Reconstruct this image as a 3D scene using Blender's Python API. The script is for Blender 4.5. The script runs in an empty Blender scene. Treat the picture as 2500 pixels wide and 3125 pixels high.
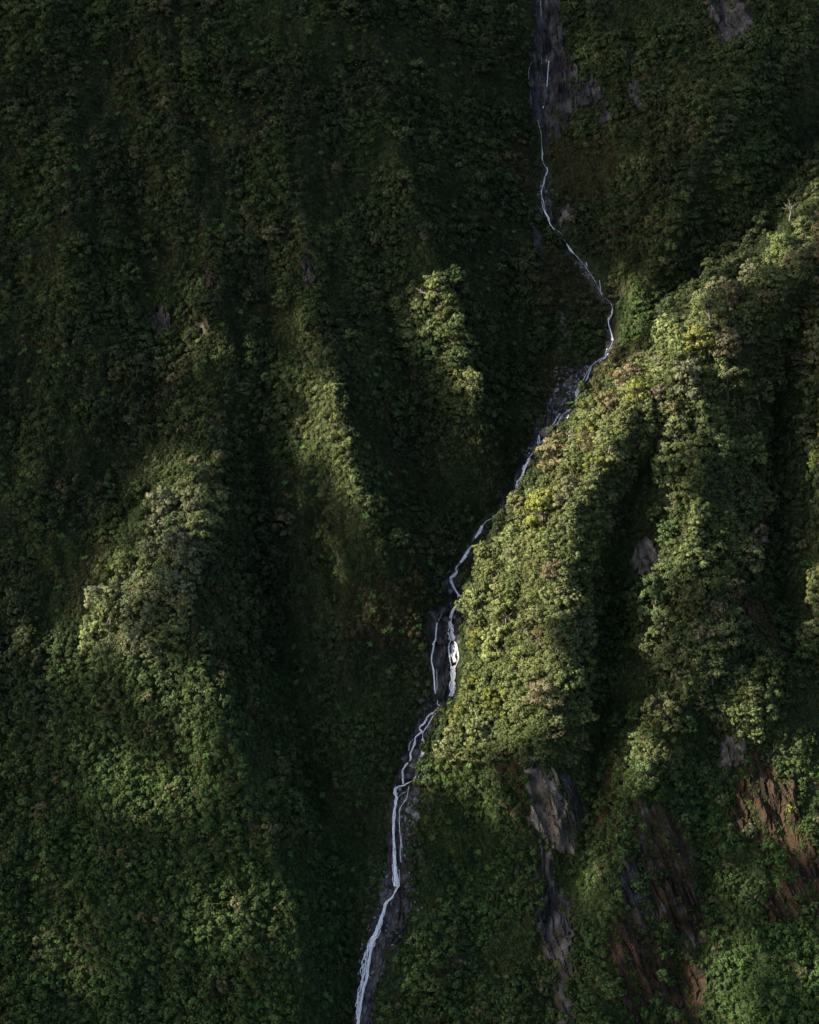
import bpy, math, random
import numpy as np
from mathutils import Vector, Matrix, Euler
random.seed(7)
RNG = np.random.default_rng(7)
R = math.radians
scene = bpy.context.scene

# ------------------------------------------------------------------ camera, sky, sun, exposure
PITCH = R(14.0)
DIST = 1150.0
MPP = 0.16                                  # metres per photograph pixel at the middle of the slope
CAM = np.array([0.0, -DIST * math.cos(PITCH), DIST * math.sin(PITCH)])
FW = np.array([0.0, math.cos(PITCH), -math.sin(PITCH)])
UPV = np.array([0.0, math.sin(PITCH), math.cos(PITCH)])
RT = np.array([1.0, 0.0, 0.0])
cd = bpy.data.cameras.new('camera')
cam = bpy.data.objects.new('camera', cd)
scene.collection.objects.link(cam)
cam.location = CAM
cam.rotation_euler = (R(90) - PITCH, 0, 0)
cd.sensor_fit = 'HORIZONTAL'
cd.sensor_width = 36
cd.lens = 36 * DIST / (2500 * MPP)
cd.clip_start = 1
cd.clip_end = 12000
scene.camera = cam

SUN_AZ = R(74)                              # left of the line of sight, seen from the camera's side
SUN_EL = R(30)
SUNV = np.array([-math.sin(SUN_AZ) * math.cos(SUN_EL), -math.cos(SUN_AZ) * math.cos(SUN_EL), math.sin(SUN_EL)])
w = bpy.data.worlds.new('World')
scene.world = w
w.use_nodes = True
nt = w.node_tree
bg = nt.nodes['Background']
sky = nt.nodes.new('ShaderNodeTexSky')
sky.sky_type = 'NISHITA'
sky.sun_disc = False
sky.sun_elevation = SUN_EL
sky.sun_rotation = math.atan2(SUNV[0], SUNV[1])
sky.air_density = 1.0
sky.dust_density = 2.0
sky.ozone_density = 1.0
nt.links.new(sky.outputs[0], bg.inputs[0])
bg.inputs[1].default_value = 0.092
sd = bpy.data.lights.new('sun', 'SUN')
sd.energy = 5.0
sd.angle = R(0.53)
sd.color = (1.0, 0.90, 0.73)
sun = bpy.data.objects.new('sun', sd)
scene.collection.objects.link(sun)
sun.rotation_euler = Vector(-SUNV).to_track_quat('-Z', 'Y').to_euler()
scene.view_settings.view_transform = 'Standard'
scene.view_settings.look = 'None'
scene.view_settings.exposure = 1.85
scene.view_settings.gamma = 1.0
scene.view_settings.use_curve_mapping = False
scene.cycles.max_bounces = 5
scene.cycles.diffuse_bounces = 2
scene.cycles.transmission_bounces = 2
scene.cycles.transparent_max_bounces = 8
scene.cycles.use_denoising = True

# ------------------------------------------------------------------ helpers
COL = scene.collection


def tag(o, label=None, cat=None, group=None, kind=None):
    if label: o['label'] = label
    if cat: o['category'] = cat
    if group: o['group'] = group
    if kind: o['kind'] = kind
    return o


def mesh_np(name, verts, faces, smooth=True):
    """verts (n,3), faces (m,k) of one face size k -> mesh datablock."""
    me = bpy.data.meshes.new(name)
    verts = np.asarray(verts, dtype=np.float32)
    faces = np.asarray(faces, dtype=np.int32)
    k = faces.shape[1]
    me.vertices.add(len(verts))
    me.vertices.foreach_set('co', verts.ravel())
    me.loops.add(faces.size)
    me.loops.foreach_set('vertex_index', faces.ravel())
    me.polygons.add(len(faces))
    me.polygons.foreach_set('loop_start', np.arange(0, faces.size, k, dtype=np.int32))
    me.polygons.foreach_set('loop_total', np.full(len(faces), k, dtype=np.int32))
    me.update(calc_edges=True)
    me.polygons.foreach_set('use_smooth', np.full(len(faces), smooth, dtype=bool))
    return me


def add_obj(name, me, mat=None, parent=None, link=True):
    o = bpy.data.objects.new(name, me)
    if link: COL.objects.link(o)
    if mat is not None and len(me.materials) == 0: me.materials.append(mat)
    if parent is not None: o.parent = parent
    return o


def attr(me, name, typ, dom, data):
    a = me.attributes.new(name, typ, dom)
    key = {'FLOAT': 'value', 'INT': 'value', 'FLOAT_VECTOR': 'vector', 'FLOAT_COLOR': 'color'}[typ]
    a.data.foreach_set(key, np.ascontiguousarray(data, dtype=np.int32 if typ == 'INT' else np.float32).ravel())


_perm = np.random.default_rng(11).permutation(512)


def perlin(x, y, seed=0):
    xi = np.floor(x).astype(int); yi = np.floor(y).astype(int)
    xf = x - xi; yf = y - yi
    def g(ix, iy, fx, fy):
        h = _perm[(_perm[(ix + seed * 37) & 511] + iy) & 511]
        a = h * (2 * np.pi / 512.0)
        return np.cos(a) * fx + np.sin(a) * fy
    u = xf * xf * xf * (xf * (xf * 6 - 15) + 10); v = yf * yf * yf * (yf * (yf * 6 - 15) + 10)
    n00 = g(xi, yi, xf, yf); n10 = g(xi + 1, yi, xf - 1, yf)
    n01 = g(xi, yi + 1, xf, yf - 1); n11 = g(xi + 1, yi + 1, xf - 1, yf - 1)
    return ((n00 * (1 - u) + n10 * u) * (1 - v) + (n01 * (1 - u) + n11 * u) * v) * 1.5


def fbm(x, y, oct=4, seed=0):
    s = np.zeros_like(x, dtype=float); a = 1.0; f = 1.0
    for i in range(oct):
        s += a * perlin(x * f + 17.3 * i, y * f - 9.1 * i, seed + i); a *= .5; f *= 2.03
    return s


def worley(x, y, seed=0):
    """distance to the nearest and second nearest jittered cell point, and the nearest cell's random value"""
    xi = np.floor(x).astype(int); yi = np.floor(y).astype(int)
    d1 = np.full(x.shape, 9.0); d2 = np.full(x.shape, 9.0); val = np.zeros(x.shape)
    for dx in (-1, 0, 1):
        for dy in (-1, 0, 1):
            cx = xi + dx; cy = yi + dy
            h = _perm[(_perm[(cx + seed * 53) & 511] + cy) & 511]; h2 = _perm[(h + 131) & 511]; h3 = _perm[(h + 277) & 511]
            d = np.hypot(cx + h / 512.0 - x, cy + h2 / 512.0 - y)
            near = d < d1
            d2 = np.where(near, d1, np.minimum(d2, d))
            val = np.where(near, h3 / 512.0, val); d1 = np.where(near, d, d1)
    return d1, d2, val

# ------------------------------------------------------------------ the mountainside: relief over a 50 degree slope
SLOPE = R(50)
AX_V = np.array([0.0, math.cos(SLOPE), math.sin(SLOPE)])
NRM = np.array([0.0, -math.sin(SLOPE), math.cos(SLOPE)])


def surf(u, v, h):
    u = np.asarray(u, float); v = np.asarray(v, float); h = np.asarray(h, float)
    return np.stack([u, v * AX_V[1] + h * NRM[1], v * AX_V[2] + h * NRM[2]], -1)


def ray(sx, sy):
    sx = np.asarray(sx, float); sy = np.asarray(sy, float)
    a = (sx - 1250) * MPP / DIST; b = -(sy - 1562.5) * MPP / DIST
    d = FW + a[..., None] * RT + b[..., None] * UPV
    return d


def to_uv(sx, sy, h):
    """where the line of sight through a photograph point meets the slope lifted by h"""
    d = ray(sx, sy); h = np.asarray(h, float)
    t = (h - CAM @ NRM) / (d @ NRM)
    p = CAM + t[..., None] * d
    return p[..., 0], p @ AX_V


def project(p):
    q = p - CAM
    z = q @ FW
    return 1250 + (q @ RT) / z * DIST / MPP, 1562.5 - (q @ UPV) / z * DIST / MPP


STREAM = [(1649, -150, -66), (1649, 0, -66), (1668, 174, -68), (1671, 252, -70), (1658, 338, -72), (1640, 375, -74), (1651, 420, -75), (1656, 501, -75), (1667, 527, -75), (1653, 591, -74),
          (1658, 648, -73), (1693, 712, -72), (1728, 750, -71), (1752, 783, -70), (1800, 842, -68), (1831, 897, -66), (1869, 948, -64), (1856, 989, -63), (1869, 1045, -60),
          (1845, 1097, -58), (1803, 1128, -56), (1773, 1184, -54), (1753, 1237, -52), (1706, 1290, -50), (1660, 1350, -48), (1615, 1406, -46), (1595, 1451, -45), (1579, 1501, -44),
          (1531, 1568, -42), (1478, 1606, -40), (1450, 1650, -39), (1414, 1712, -38), (1392, 1750, -37), (1377, 1775, -36), (1400, 1830, -35), (1380, 1880, -34), (1377, 1960, -33),
          (1385, 2050, -32), (1373, 2132, -31), (1337, 2172, -30), (1284, 2235, -29), (1253, 2305, -28), (1231, 2390, -26), (1210, 2430, -25), (1202, 2560, -23), (1211, 2710, -20),
          (1171, 2790, -19), (1131, 2897, -17), (1109, 3017, -15), (1093, 3121, -13), (1075, 3300, -10)]
LINES = [
    STREAM,
    # right spur: rim over the stream, then its crest
    [(2700, 460, 18), (2560, 610, 22), (2400, 740, 22), (2240, 850, 20), (2040, 990, 14), (1880, 1180, 6), (1760, 1320, 0), (1640, 1480, -6), (1560, 1600, -8), (1480, 1730, -8), (1450, 1860, -8), (1450, 2000, -8), (1395, 2180, -8), (1340, 2320, -8), (1310, 2470, -10), (1300, 2700, -12), (1300, 2950, -12), (1300, 3250, -8)],
    [(2560, 760, 46), (2360, 930, 48), (2160, 1030, 48), (2010, 1190, 48), (1860, 1390, 48), (1750, 1580, 47), (1710, 1800, 44), (1715, 2050, 40), (1680, 2230, 32), (1640, 2310, 24)],
    [(1650, 2350, 14), (1720, 2480, 2), (1750, 2600, -8)],
    [(1960, 1480, 18), (1890, 1650, 2), (1870, 1850, -6), (1850, 2100, -8), (1830, 2300, -10), (1790, 2600, -12), (1700, 2800, -14), (1690, 3000, -14), (1660, 3250, -14)],
    [(1450, 2480, -16), (1470, 2750, -20), (1500, 3000, -16), (1520, 3250, -12)],
    [(2200, 1100, 46), (2140, 1380, 44), (2100, 1680, 42), (2140, 1980, 38), (2080, 2150, 31), (1990, 2310, 24), (1930, 2460, 20), (1860, 2680, 16), (1840, 2900, 8), (1830, 3250, 2)],
    [(2430, 1000, 10), (2370, 1250, -4), (2350, 1500, -10), (2380, 1800, -8), (2430, 2050, -2)],
    [(2180, 2260, 6), (2150, 2460, 0), (2180, 2650, -2), (2130, 2850, -6), (2050, 3050, -8), (2000, 3250, -8)],
    [(2340, 2080, 24), (2270, 2200, 24), (2270, 2250, 20)],
    [(2230, 2400, 2), (2300, 2600, 4), (2330, 2750, 8), (2330, 3000, 8), (2300, 3250, 10)],
    [(2580, 900, 34), (2520, 1150, 28), (2500, 1420, 24), (2530, 1700, 24), (2540, 1950, 20), (2560, 2250, 10), (2620, 2700, 14), (2620, 3200, 18)],
    # upper right spur and its valleys
    [(2330, 120, -14), (2280, 260, 4), (2200, 360, 4), (2100, 550, -2), (2010, 770, -16), (1950, 910, -34)],
    [(2560, 300, -30), (2420, 560, -30), (2270, 740, -30), (2120, 860, -36), (1970, 1010, -48)],
    [(1950, 480, -44), (1850, 600, -58), (1760, 700, -66)],
    [(1800, 380, -58), (1950, 380, -44)],
    [(1760, -150, -58), (1950, -150, -40), (2150, -100, -36), (2400, -100, -24), (2600, -100, -20)],
    # the two ribs on the far wall
    [(1050, -150, -10), (1120, 120, -12), (1180, 360, -12), (1260, 620, -12), (1330, 850, -8), (1385, 1000, -8), (1410, 1130, -10), (1450, 1250, -16), (1470, 1360, -24)],
    [(1480, 0, -50), (1500, 250, -54), (1530, 520, -58), (1570, 820, -60), (1580, 1050, -56), (1540, 1250, -50)],
    [(650, -150, 0), (750, 100, 0), (830, 380, 0), (900, 640, -1), (955, 900, -2), (990, 1060, 8), (1025, 1220, 13), (1070, 1420, 14), (1120, 1580, 9), (1165, 1690, 0), (1215, 1830, -14)],
    [(1020, 300, -14), (1100, 620, -18), (1170, 850, -20), (1210, 1030, -24), (1250, 1220, -30), (1290, 1420, -34), (1310, 1600, -38)],
    [(700, 500, -10), (800, 850, -14), (830, 1050, -18), (820, 1270, -22), (790, 1500, -26), (800, 1750, -28), (850, 2000, -28), (910, 2250, -28), (1010, 2600, -34), (1060, 2900, -26), (1060, 3250, -18)],
    [(1040, 1900, -12), (1090, 2150, -14), (1080, 2400, -16)],
    # left spur
    [(450, -100, 0), (530, 300, -2), (640, 720, -4), (710, 1020, -6), (680, 1290, -4), (635, 1500, 16), (600, 1620, 27), (580, 1740, 33), (575, 1870, 34), (605, 2000, 34), (655, 2150, 34), (735, 2330, 32), (810, 2530, 28), (870, 2730, 21), (910, 2930, 13), (930, 3250, 4)],
    [(300, 0, -8), (360, 350, -14), (440, 750, -16), (480, 1050, -20), (440, 1300, -22), (350, 1530, -18), (240, 1720, -14), (150, 1900, -8)],
    [(150, 0, 2), (200, 400, -2), (220, 700, -4), (230, 950, -8), (180, 1200, -10)],
    [(0, 200, -6), (40, 700, -16), (20, 1100, -22), (0, 1500, -20), (-60, 1900, -16)],
    [(120, 2150, 2), (120, 2500, 6), (260, 2800, 8), (420, 3050, 8), (500, 3300, 8)],
]
U0, U1, V0, V1 = -300.0, 300.0, -380.0, 470.0


def solve_relief():
    pts = []
    for ln in LINES:
        ln = np.array(ln, float)
        for a, b in zip(ln[:-1], ln[1:]):
            n = max(2, int(np.hypot(*(b - a)[:2]) / 8))
            t = np.linspace(0, 1, n)[:, None]
            pts.append(a + (b - a) * t)
    pts = np.concatenate(pts)
    pu, pv = to_uv(pts[:, 0], pts[:, 1], pts[:, 2])
    H = None
    for cell in (24.0, 12.0, 6.0, 3.0):
        nu = int((U1 - U0) / cell) + 1; nv = int((V1 - V0) / cell) + 1
        iu = np.clip(np.round((pu - U0) / cell).astype(int), 0, nu - 1); iv = np.clip(np.round((pv - V0) / cell).astype(int), 0, nv - 1)
        S = np.zeros((nv, nu)); N = np.zeros((nv, nu))
        np.add.at(S, (iv, iu), pts[:, 2]); np.add.at(N, (iv, iu), 1)
        fix = N > 0
        val = np.where(fix, S / np.maximum(N, 1), 0)
        if H is None:
            H = np.full((nv, nu), -8.0)
        else:
            gv = np.clip(np.arange(nv) * cell / pc, 0, H.shape[0] - 1.001); gu = np.clip(np.arange(nu) * cell / pc, 0, H.shape[1] - 1.001)
            a = gv.astype(int); b = gu.astype(int); fa = (gv - a)[:, None]; fb = (gu - b)[None, :]
            H = (H[a][:, b] * (1 - fa) * (1 - fb) + H[a + 1][:, b] * fa * (1 - fb) + H[a][:, b + 1] * (1 - fa) * fb + H[a + 1][:, b + 1] * fa * fb)
        for it in range({24: 500, 12: 300, 6: 160, 3: 90}[int(cell)]):
            P = np.pad(H, 1, mode='edge')
            H = 0.25 * (P[:-2, 1:-1] + P[2:, 1:-1] + P[1:-1, :-2] + P[1:-1, 2:])
            H[fix] = val[fix]
        pc = cell
    for it in range(1):
        P = np.pad(H, 1, mode='edge')
        H = 0.5 * H + 0.125 * (P[:-2, 1:-1] + P[2:, 1:-1] + P[1:-1, :-2] + P[1:-1, 2:])
    return H, 3.0


HC, HCELL = solve_relief()


def bil(A, cell, u, v):
    x = np.clip((u - U0) / cell, 0, A.shape[1] - 1.001); y = np.clip((v - V0) / cell, 0, A.shape[0] - 1.001)
    a = x.astype(int); b = y.astype(int); fx = x - a; fy = y - b
    return A[b, a] * (1 - fx) * (1 - fy) + A[b, a + 1] * fx * (1 - fy) + A[b + 1, a] * (1 - fx) * fy + A[b + 1, a + 1] * fx * fy


GC = 1.0
gu = np.arange(U0, U1 + .01, GC); gv = np.arange(V0, V1 + .01, GC)
UU, VV = np.meshgrid(gu, gv)
h0 = bil(HC, HCELL, UU, VV)
# distance to the stream, on the slope
_st = np.array(STREAM, float)
_stp = []
for a, b in zip(_st[:-1], _st[1:]):
    t = np.linspace(0, 1, 10, endpoint=False)[:, None]
    _stp.append(a + (b - a) * t)
_stp = np.concatenate(_stp)
_su, _sv = to_uv(_stp[:, 0], _stp[:, 1], _stp[:, 2])
cu = np.arange(U0, U1 + .01, 5.0); cv = np.arange(V0, V1 + .01, 5.0)
CU, CV = np.meshgrid(cu, cv)
sd_ = np.full(CU.shape, 1e9)
for x, y in zip(_su, _sv):
    sd_ = np.minimum(sd_, (CU - x) ** 2 + (CV - y) ** 2)
SDIST = np.sqrt(sd_)


def sdist(u, v):
    return bil(SDIST, 5.0, u, v)


far = np.clip((sdist(UU, VV) - 4) / 25, 0, 1)
wu = UU + 10 * fbm(UU / 60, VV / 90, 3, 5)
flute = 1 - np.abs(fbm(wu / 26, VV / 110, 3, 2)) * 2
h1 = h0 + far * (2.7 * flute + 4.0 * fbm(UU / 55, VV / 70, 3, 9) + 2.0 * (1 - 2 * np.abs(fbm((wu + .35 * VV) / 15, VV / 42, 3, 14)))) + (0.35 + .65 * far) * 1.1 * fbm(UU / 9, VV / 14, 3, 21)
# blocky rock steps near the stream bed
_, _, cellv = worley((UU + 2 * fbm(UU / 8, VV / 8, 2, 31)) / 5.0, VV / 7.0, 3)
h1 = h1 + (1 - far) * (cellv - .5) * 2.6
HG = h1


def hh(u, v):
    return bil(HG, GC, u, v)


def at(sx, sy):
    """the point of the mountainside seen at photograph pixel (sx, sy): slope coordinates u, v, h"""
    sx = np.atleast_1d(np.asarray(sx, float)); sy = np.atleast_1d(np.asarray(sy, float))
    d = ray(sx, sy)
    t = np.full(sx.shape, 900.0); hit = np.zeros(sx.shape, bool)
    while t.min() < 1750 and not hit.all():
        p = CAM + t[:, None] * d
        below = (p @ NRM) < hh(p[:, 0], p @ AX_V)
        hit |= below
        t = np.where(hit, t, t + 2.0)
        if (t[~hit] > 1750).all(): break
    lo = t - 2.0; hi = t.copy()
    for _ in range(10):
        m = .5 * (lo + hi); p = CAM + m[:, None] * d
        b = (p @ NRM) < hh(p[:, 0], p @ AX_V)
        hi = np.where(b, m, hi); lo = np.where(b, lo, m)
    p = CAM + hi[:, None] * d
    return p[:, 0], p @ AX_V, p @ NRM


def spos(u, v, lift=0.0):
    return surf(u, v, hh(u, v) + lift)


def snormal(u, v, e=3.0):
    a = surf(u + e, v, hh(u + e, v)) - surf(u - e, v, hh(u - e, v))
    b = surf(u, v + e, hh(u, v + e)) - surf(u, v - e, hh(u, v - e))
    n = np.cross(a, b)
    return n / np.linalg.norm(n, axis=-1, keepdims=True)


def inpoly(px, py, poly):
    poly = np.asarray(poly, float)
    r = np.zeros(np.shape(px), bool)
    x0, y0 = poly[-1]
    for x1, y1 in poly:
        c = ((y0 > py) != (y1 > py))
        with np.errstate(divide='ignore', invalid='ignore'):
            r ^= c & (px < (x1 - x0) * (py - y0) / (y1 - y0 + 1e-12) + x0)
        x0, y0 = x1, y1
    return r


def poly_uv(poly):
    """polygon on the photograph -> polygon on the slope"""
    out = []
    p = np.array(poly, float)
    q = np.roll(p, -1, 0)
    for a, b in zip(p, q):
        for t in (0, .34, .67): out.append(a + (b - a) * t)
    out = np.array(out)
    u, v, h = at(out[:, 0], out[:, 1])
    return np.stack([u, v], -1)

# ------------------------------------------------------------------ materials


def new_mat(name):
    m = bpy.data.materials.new(name); m.use_nodes = True
    t = m.node_tree; t.nodes.clear()
    o = t.nodes.new('ShaderNodeOutputMaterial')
    return m, t, o


def N(t, typ, **kw):
    n = t.nodes.new(typ)
    for k, v in kw.items(): setattr(n, k, v)
    return n


def ramp(t, stops):
    r = t.nodes.new('ShaderNodeValToRGB'); e = r.color_ramp.elements
    while len(e) < len(stops): e.new(.5)
    for i, (p, c) in enumerate(stops):
        e[i].position = p; e[i].color = (*c, 1)
    return r


def leaf_material(name):
    m, t, o = new_mat(name)
    at_ = N(t, 'ShaderNodeAttribute', attribute_type='INSTANCER', attribute_name='tint')
    lf = N(t, 'ShaderNodeAttribute', attribute_type='GEOMETRY', attribute_name='leaf')
    mr = N(t, 'ShaderNodeMapRange'); mr.inputs[3].default_value = .55; mr.inputs[4].default_value = 1.5
    t.links.new(lf.outputs['Fac'], mr.inputs[0])
    mul = N(t, 'ShaderNodeVectorMath', operation='SCALE')
    t.links.new(at_.outputs['Color'], mul.inputs[0]); t.links.new(mr.outputs[0], mul.inputs['Scale'])
    df = N(t, 'ShaderNodeBsdfDiffuse'); tr = N(t, 'ShaderNodeBsdfTranslucent')
    t.links.new(mul.outputs[0], df.inputs[0])
    y = N(t, 'ShaderNodeVectorMath', operation='MULTIPLY'); y.inputs[1].default_value = (1.1, 1.15, .6)
    t.links.new(mul.outputs[0], y.inputs[0]); t.links.new(y.outputs[0], tr.inputs[0])
    mx = N(t, 'ShaderNodeMixShader'); mx.inputs[0].default_value = .22
    t.links.new(df.outputs[0], mx.inputs[1]); t.links.new(tr.outputs[0], mx.inputs[2])
    t.links.new(mx.outputs[0], o.inputs[0])
    return m


M_LEAF = leaf_material('foliage')


def simple_mat(name, c1, c2, scale, rough=.85, bump=.4, stretch=(1, 1, 1), coord='Object'):
    m, t, o = new_mat(name)
    tc = N(t, 'ShaderNodeTexCoord'); mp = N(t, 'ShaderNodeMapping'); mp.inputs['Scale'].default_value = stretch
    t.links.new(tc.outputs[coord], mp.inputs[0])
    nz = N(t, 'ShaderNodeTexNoise'); nz.inputs['Scale'].default_value = scale; nz.inputs['Detail'].default_value = 8; nz.inputs['Roughness'].default_value = .65
    t.links.new(mp.outputs[0], nz.inputs[0])
    r = ramp(t, [(.3, c1), (.7, c2)])
    t.links.new(nz.outputs[0], r.inputs[0])
    b = N(t, 'ShaderNodeBsdfPrincipled'); b.inputs['Roughness'].default_value = rough
    b.inputs['Specular IOR Level'].default_value = .25
    t.links.new(r.outputs[0], b.inputs[0])
    bp = N(t, 'ShaderNodeBump'); bp.inputs['Strength'].default_value = bump; bp.inputs['Distance'].default_value = .3
    t.links.new(nz.outputs[0], bp.inputs['Height']); t.links.new(bp.outputs[0], b.inputs['Normal'])
    t.links.new(b.outputs[0], o.inputs[0])
    return m


M_BARK = simple_mat('bark', (.05, .04, .03), (.16, .14, .115), 1.5, stretch=(1, 1, .3))
M_DEAD = simple_mat('bleached_wood', (.16, .13, .105), (.32, .28, .24), 1.2)
M_BOULDER = simple_mat('boulder_stone', (.055, .052, .052), (.23, .22, .21), .9, bump=.8)
M_WET = simple_mat('wet_stone', (.014, .013, .014), (.06, .056, .058), .9, rough=.5, bump=.8)


def rock_mat(name, cols, ang, rough=.85, streak=(.5, .085)):
    """layered rock: two stretched noises along the dip of the beds (UV = metres on the slope)"""
    m, t, o = new_mat(name)
    uv = N(t, 'ShaderNodeUVMap', uv_map='slope')
    mp = N(t, 'ShaderNodeMapping'); mp.inputs['Rotation'].default_value = (0, 0, ang); mp.inputs['Scale'].default_value = (streak[0], streak[1], 1)
    rt = N(t, 'ShaderNodeVectorRotate', rotation_type='Z_AXIS'); rt.inputs['Angle'].default_value = ang
    t.links.new(uv.outputs[0], rt.inputs['Vector'])
    mp.inputs['Rotation'].default_value = (0, 0, 0)
    t.links.new(rt.outputs[0], mp.inputs[0])
    n1 = N(t, 'ShaderNodeTexNoise'); n1.inputs['Scale'].default_value = 1.0; n1.inputs['Detail'].default_value = 9; n1.inputs['Roughness'].default_value = .7
    n1.inputs['Distortion'].default_value = .4
    t.links.new(mp.outputs[0], n1.inputs[0])
    n2 = N(t, 'ShaderNodeTexNoise'); n2.inputs['Scale'].default_value = .11; n2.inputs['Detail'].default_value = 5
    t.links.new(uv.outputs[0], n2.inputs[0])
    ad = N(t, 'ShaderNodeMath', operation='ADD'); t.links.new(n1.outputs[0], ad.inputs[0])
    sc = N(t, 'ShaderNodeMath', operation='MULTIPLY_ADD'); sc.inputs[1].default_value = 1.3; sc.inputs[2].default_value = -.65
    t.links.new(n2.outputs[0], sc.inputs[0]); t.links.new(sc.outputs[0], ad.inputs[1])
    k = len(cols)
    r = ramp(t, [(.28 + .44 * i / (k - 1), c) for i, c in enumerate(cols)])
    t.links.new(ad.outputs[0], r.inputs[0])
    b = N(t, 'ShaderNodeBsdfPrincipled'); b.inputs['Roughness'].default_value = rough; b.inputs['Specular IOR Level'].default_value = .2
    t.links.new(r.outputs[0], b.inputs[0])
    bp = N(t, 'ShaderNodeBump'); bp.inputs['Strength'].default_value = .9; bp.inputs['Distance'].default_value = .8
    t.links.new(n1.outputs[0], bp.inputs['Height']); t.links.new(bp.outputs[0], b.inputs['Normal'])
    t.links.new(b.outputs[0], o.inputs[0])
    return m


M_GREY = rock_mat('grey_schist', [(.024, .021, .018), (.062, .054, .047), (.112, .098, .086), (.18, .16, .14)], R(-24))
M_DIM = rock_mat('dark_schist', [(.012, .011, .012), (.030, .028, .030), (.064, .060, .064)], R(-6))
M_RUST = rock_mat('rust_stained_rock', [(.009, .007, .006), (.020, .014, .009), (.040, .022, .009), (.042, .034, .027), (.10, .088, .077)], R(-24))
M_RUSTDK = rock_mat('dark_rust_slope', [(.007, .006, .005), (.015, .010, .006), (.034, .018, .008), (.042, .030, .018)], R(-16))
M_BED = rock_mat('stream_bed_rock', [(.012, .011, .012), (.028, .026, .028), (.055, .050, .051), (.10, .092, .09)], R(8), rough=.55, streak=(.4, .16))

# terrain material: dark forest floor, brown litter, rock along the water
M_GROUND, t, o = new_mat('forest_floor')
tc = N(t, 'ShaderNodeTexCoord')
n1 = N(t, 'ShaderNodeTexNoise'); n1.inputs['Scale'].default_value = .35; n1.inputs['Detail'].default_value = 8
n2 = N(t, 'ShaderNodeTexNoise'); n2.inputs['Scale'].default_value = .03; n2.inputs['Detail'].default_value = 3
t.links.new(tc.outputs['Object'], n1.inputs[0]); t.links.new(tc.outputs['Object'], n2.inputs[0])
r1 = ramp(t, [(.35, (.012, .018, .008)), (.5, (.020, .029, .012)), (.68, (.032, .040, .016))])
r2 = ramp(t, [(.35, (.022, .017, .011)), (.65, (.045, .036, .021))])
t.links.new(n1.outputs[0], r1.inputs[0]); t.links.new(n1.outputs[0], r2.inputs[0])
mx = N(t, 'ShaderNodeMixRGB'); rr = ramp(t, [(.5, (0, 0, 0)), (.62, (.7, .7, .7))])
t.links.new(n2.outputs[0], rr.inputs[0]); t.links.new(rr.outputs[0], mx.inputs[0]); t.links.new(r1.outputs[0], mx.inputs[1]); t.links.new(r2.outputs[0], mx.inputs[2])
b = N(t, 'ShaderNodeBsdfPrincipled'); b.inputs['Roughness'].default_value = .95; b.inputs['Specular IOR Level'].default_value = .1
t.links.new(mx.outputs[0], b.inputs[0])
bp = N(t, 'ShaderNodeBump'); bp.inputs['Strength'].default_value = .8; bp.inputs['Distance'].default_value = .6
t.links.new(n1.outputs[0], bp.inputs['Height']); t.links.new(bp.outputs[0], b.inputs['Normal'])
t.links.new(b.outputs[0], o.inputs[0])

# ------------------------------------------------------------------ terrain sheet
P = surf(UU, VV, HG).reshape(-1, 3)
nv_, nu_ = UU.shape
idx = np.arange(nv_ * nu_).reshape(nv_, nu_)
F = np.stack([idx[:-1, :-1], idx[:-1, 1:], idx[1:, 1:], idx[1:, :-1]], -1).reshape(-1, 4)
me = mesh_np('mountainside', P, F)
tag(add_obj('mountainside', me, M_GROUND), 'steep gullied mountainside under the forest', kind='structure')

# ------------------------------------------------------------------ rock faces
FRINGE = []
ROCKPOLY = []          # (uv polygon, how much plant cover grows on it)


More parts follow.
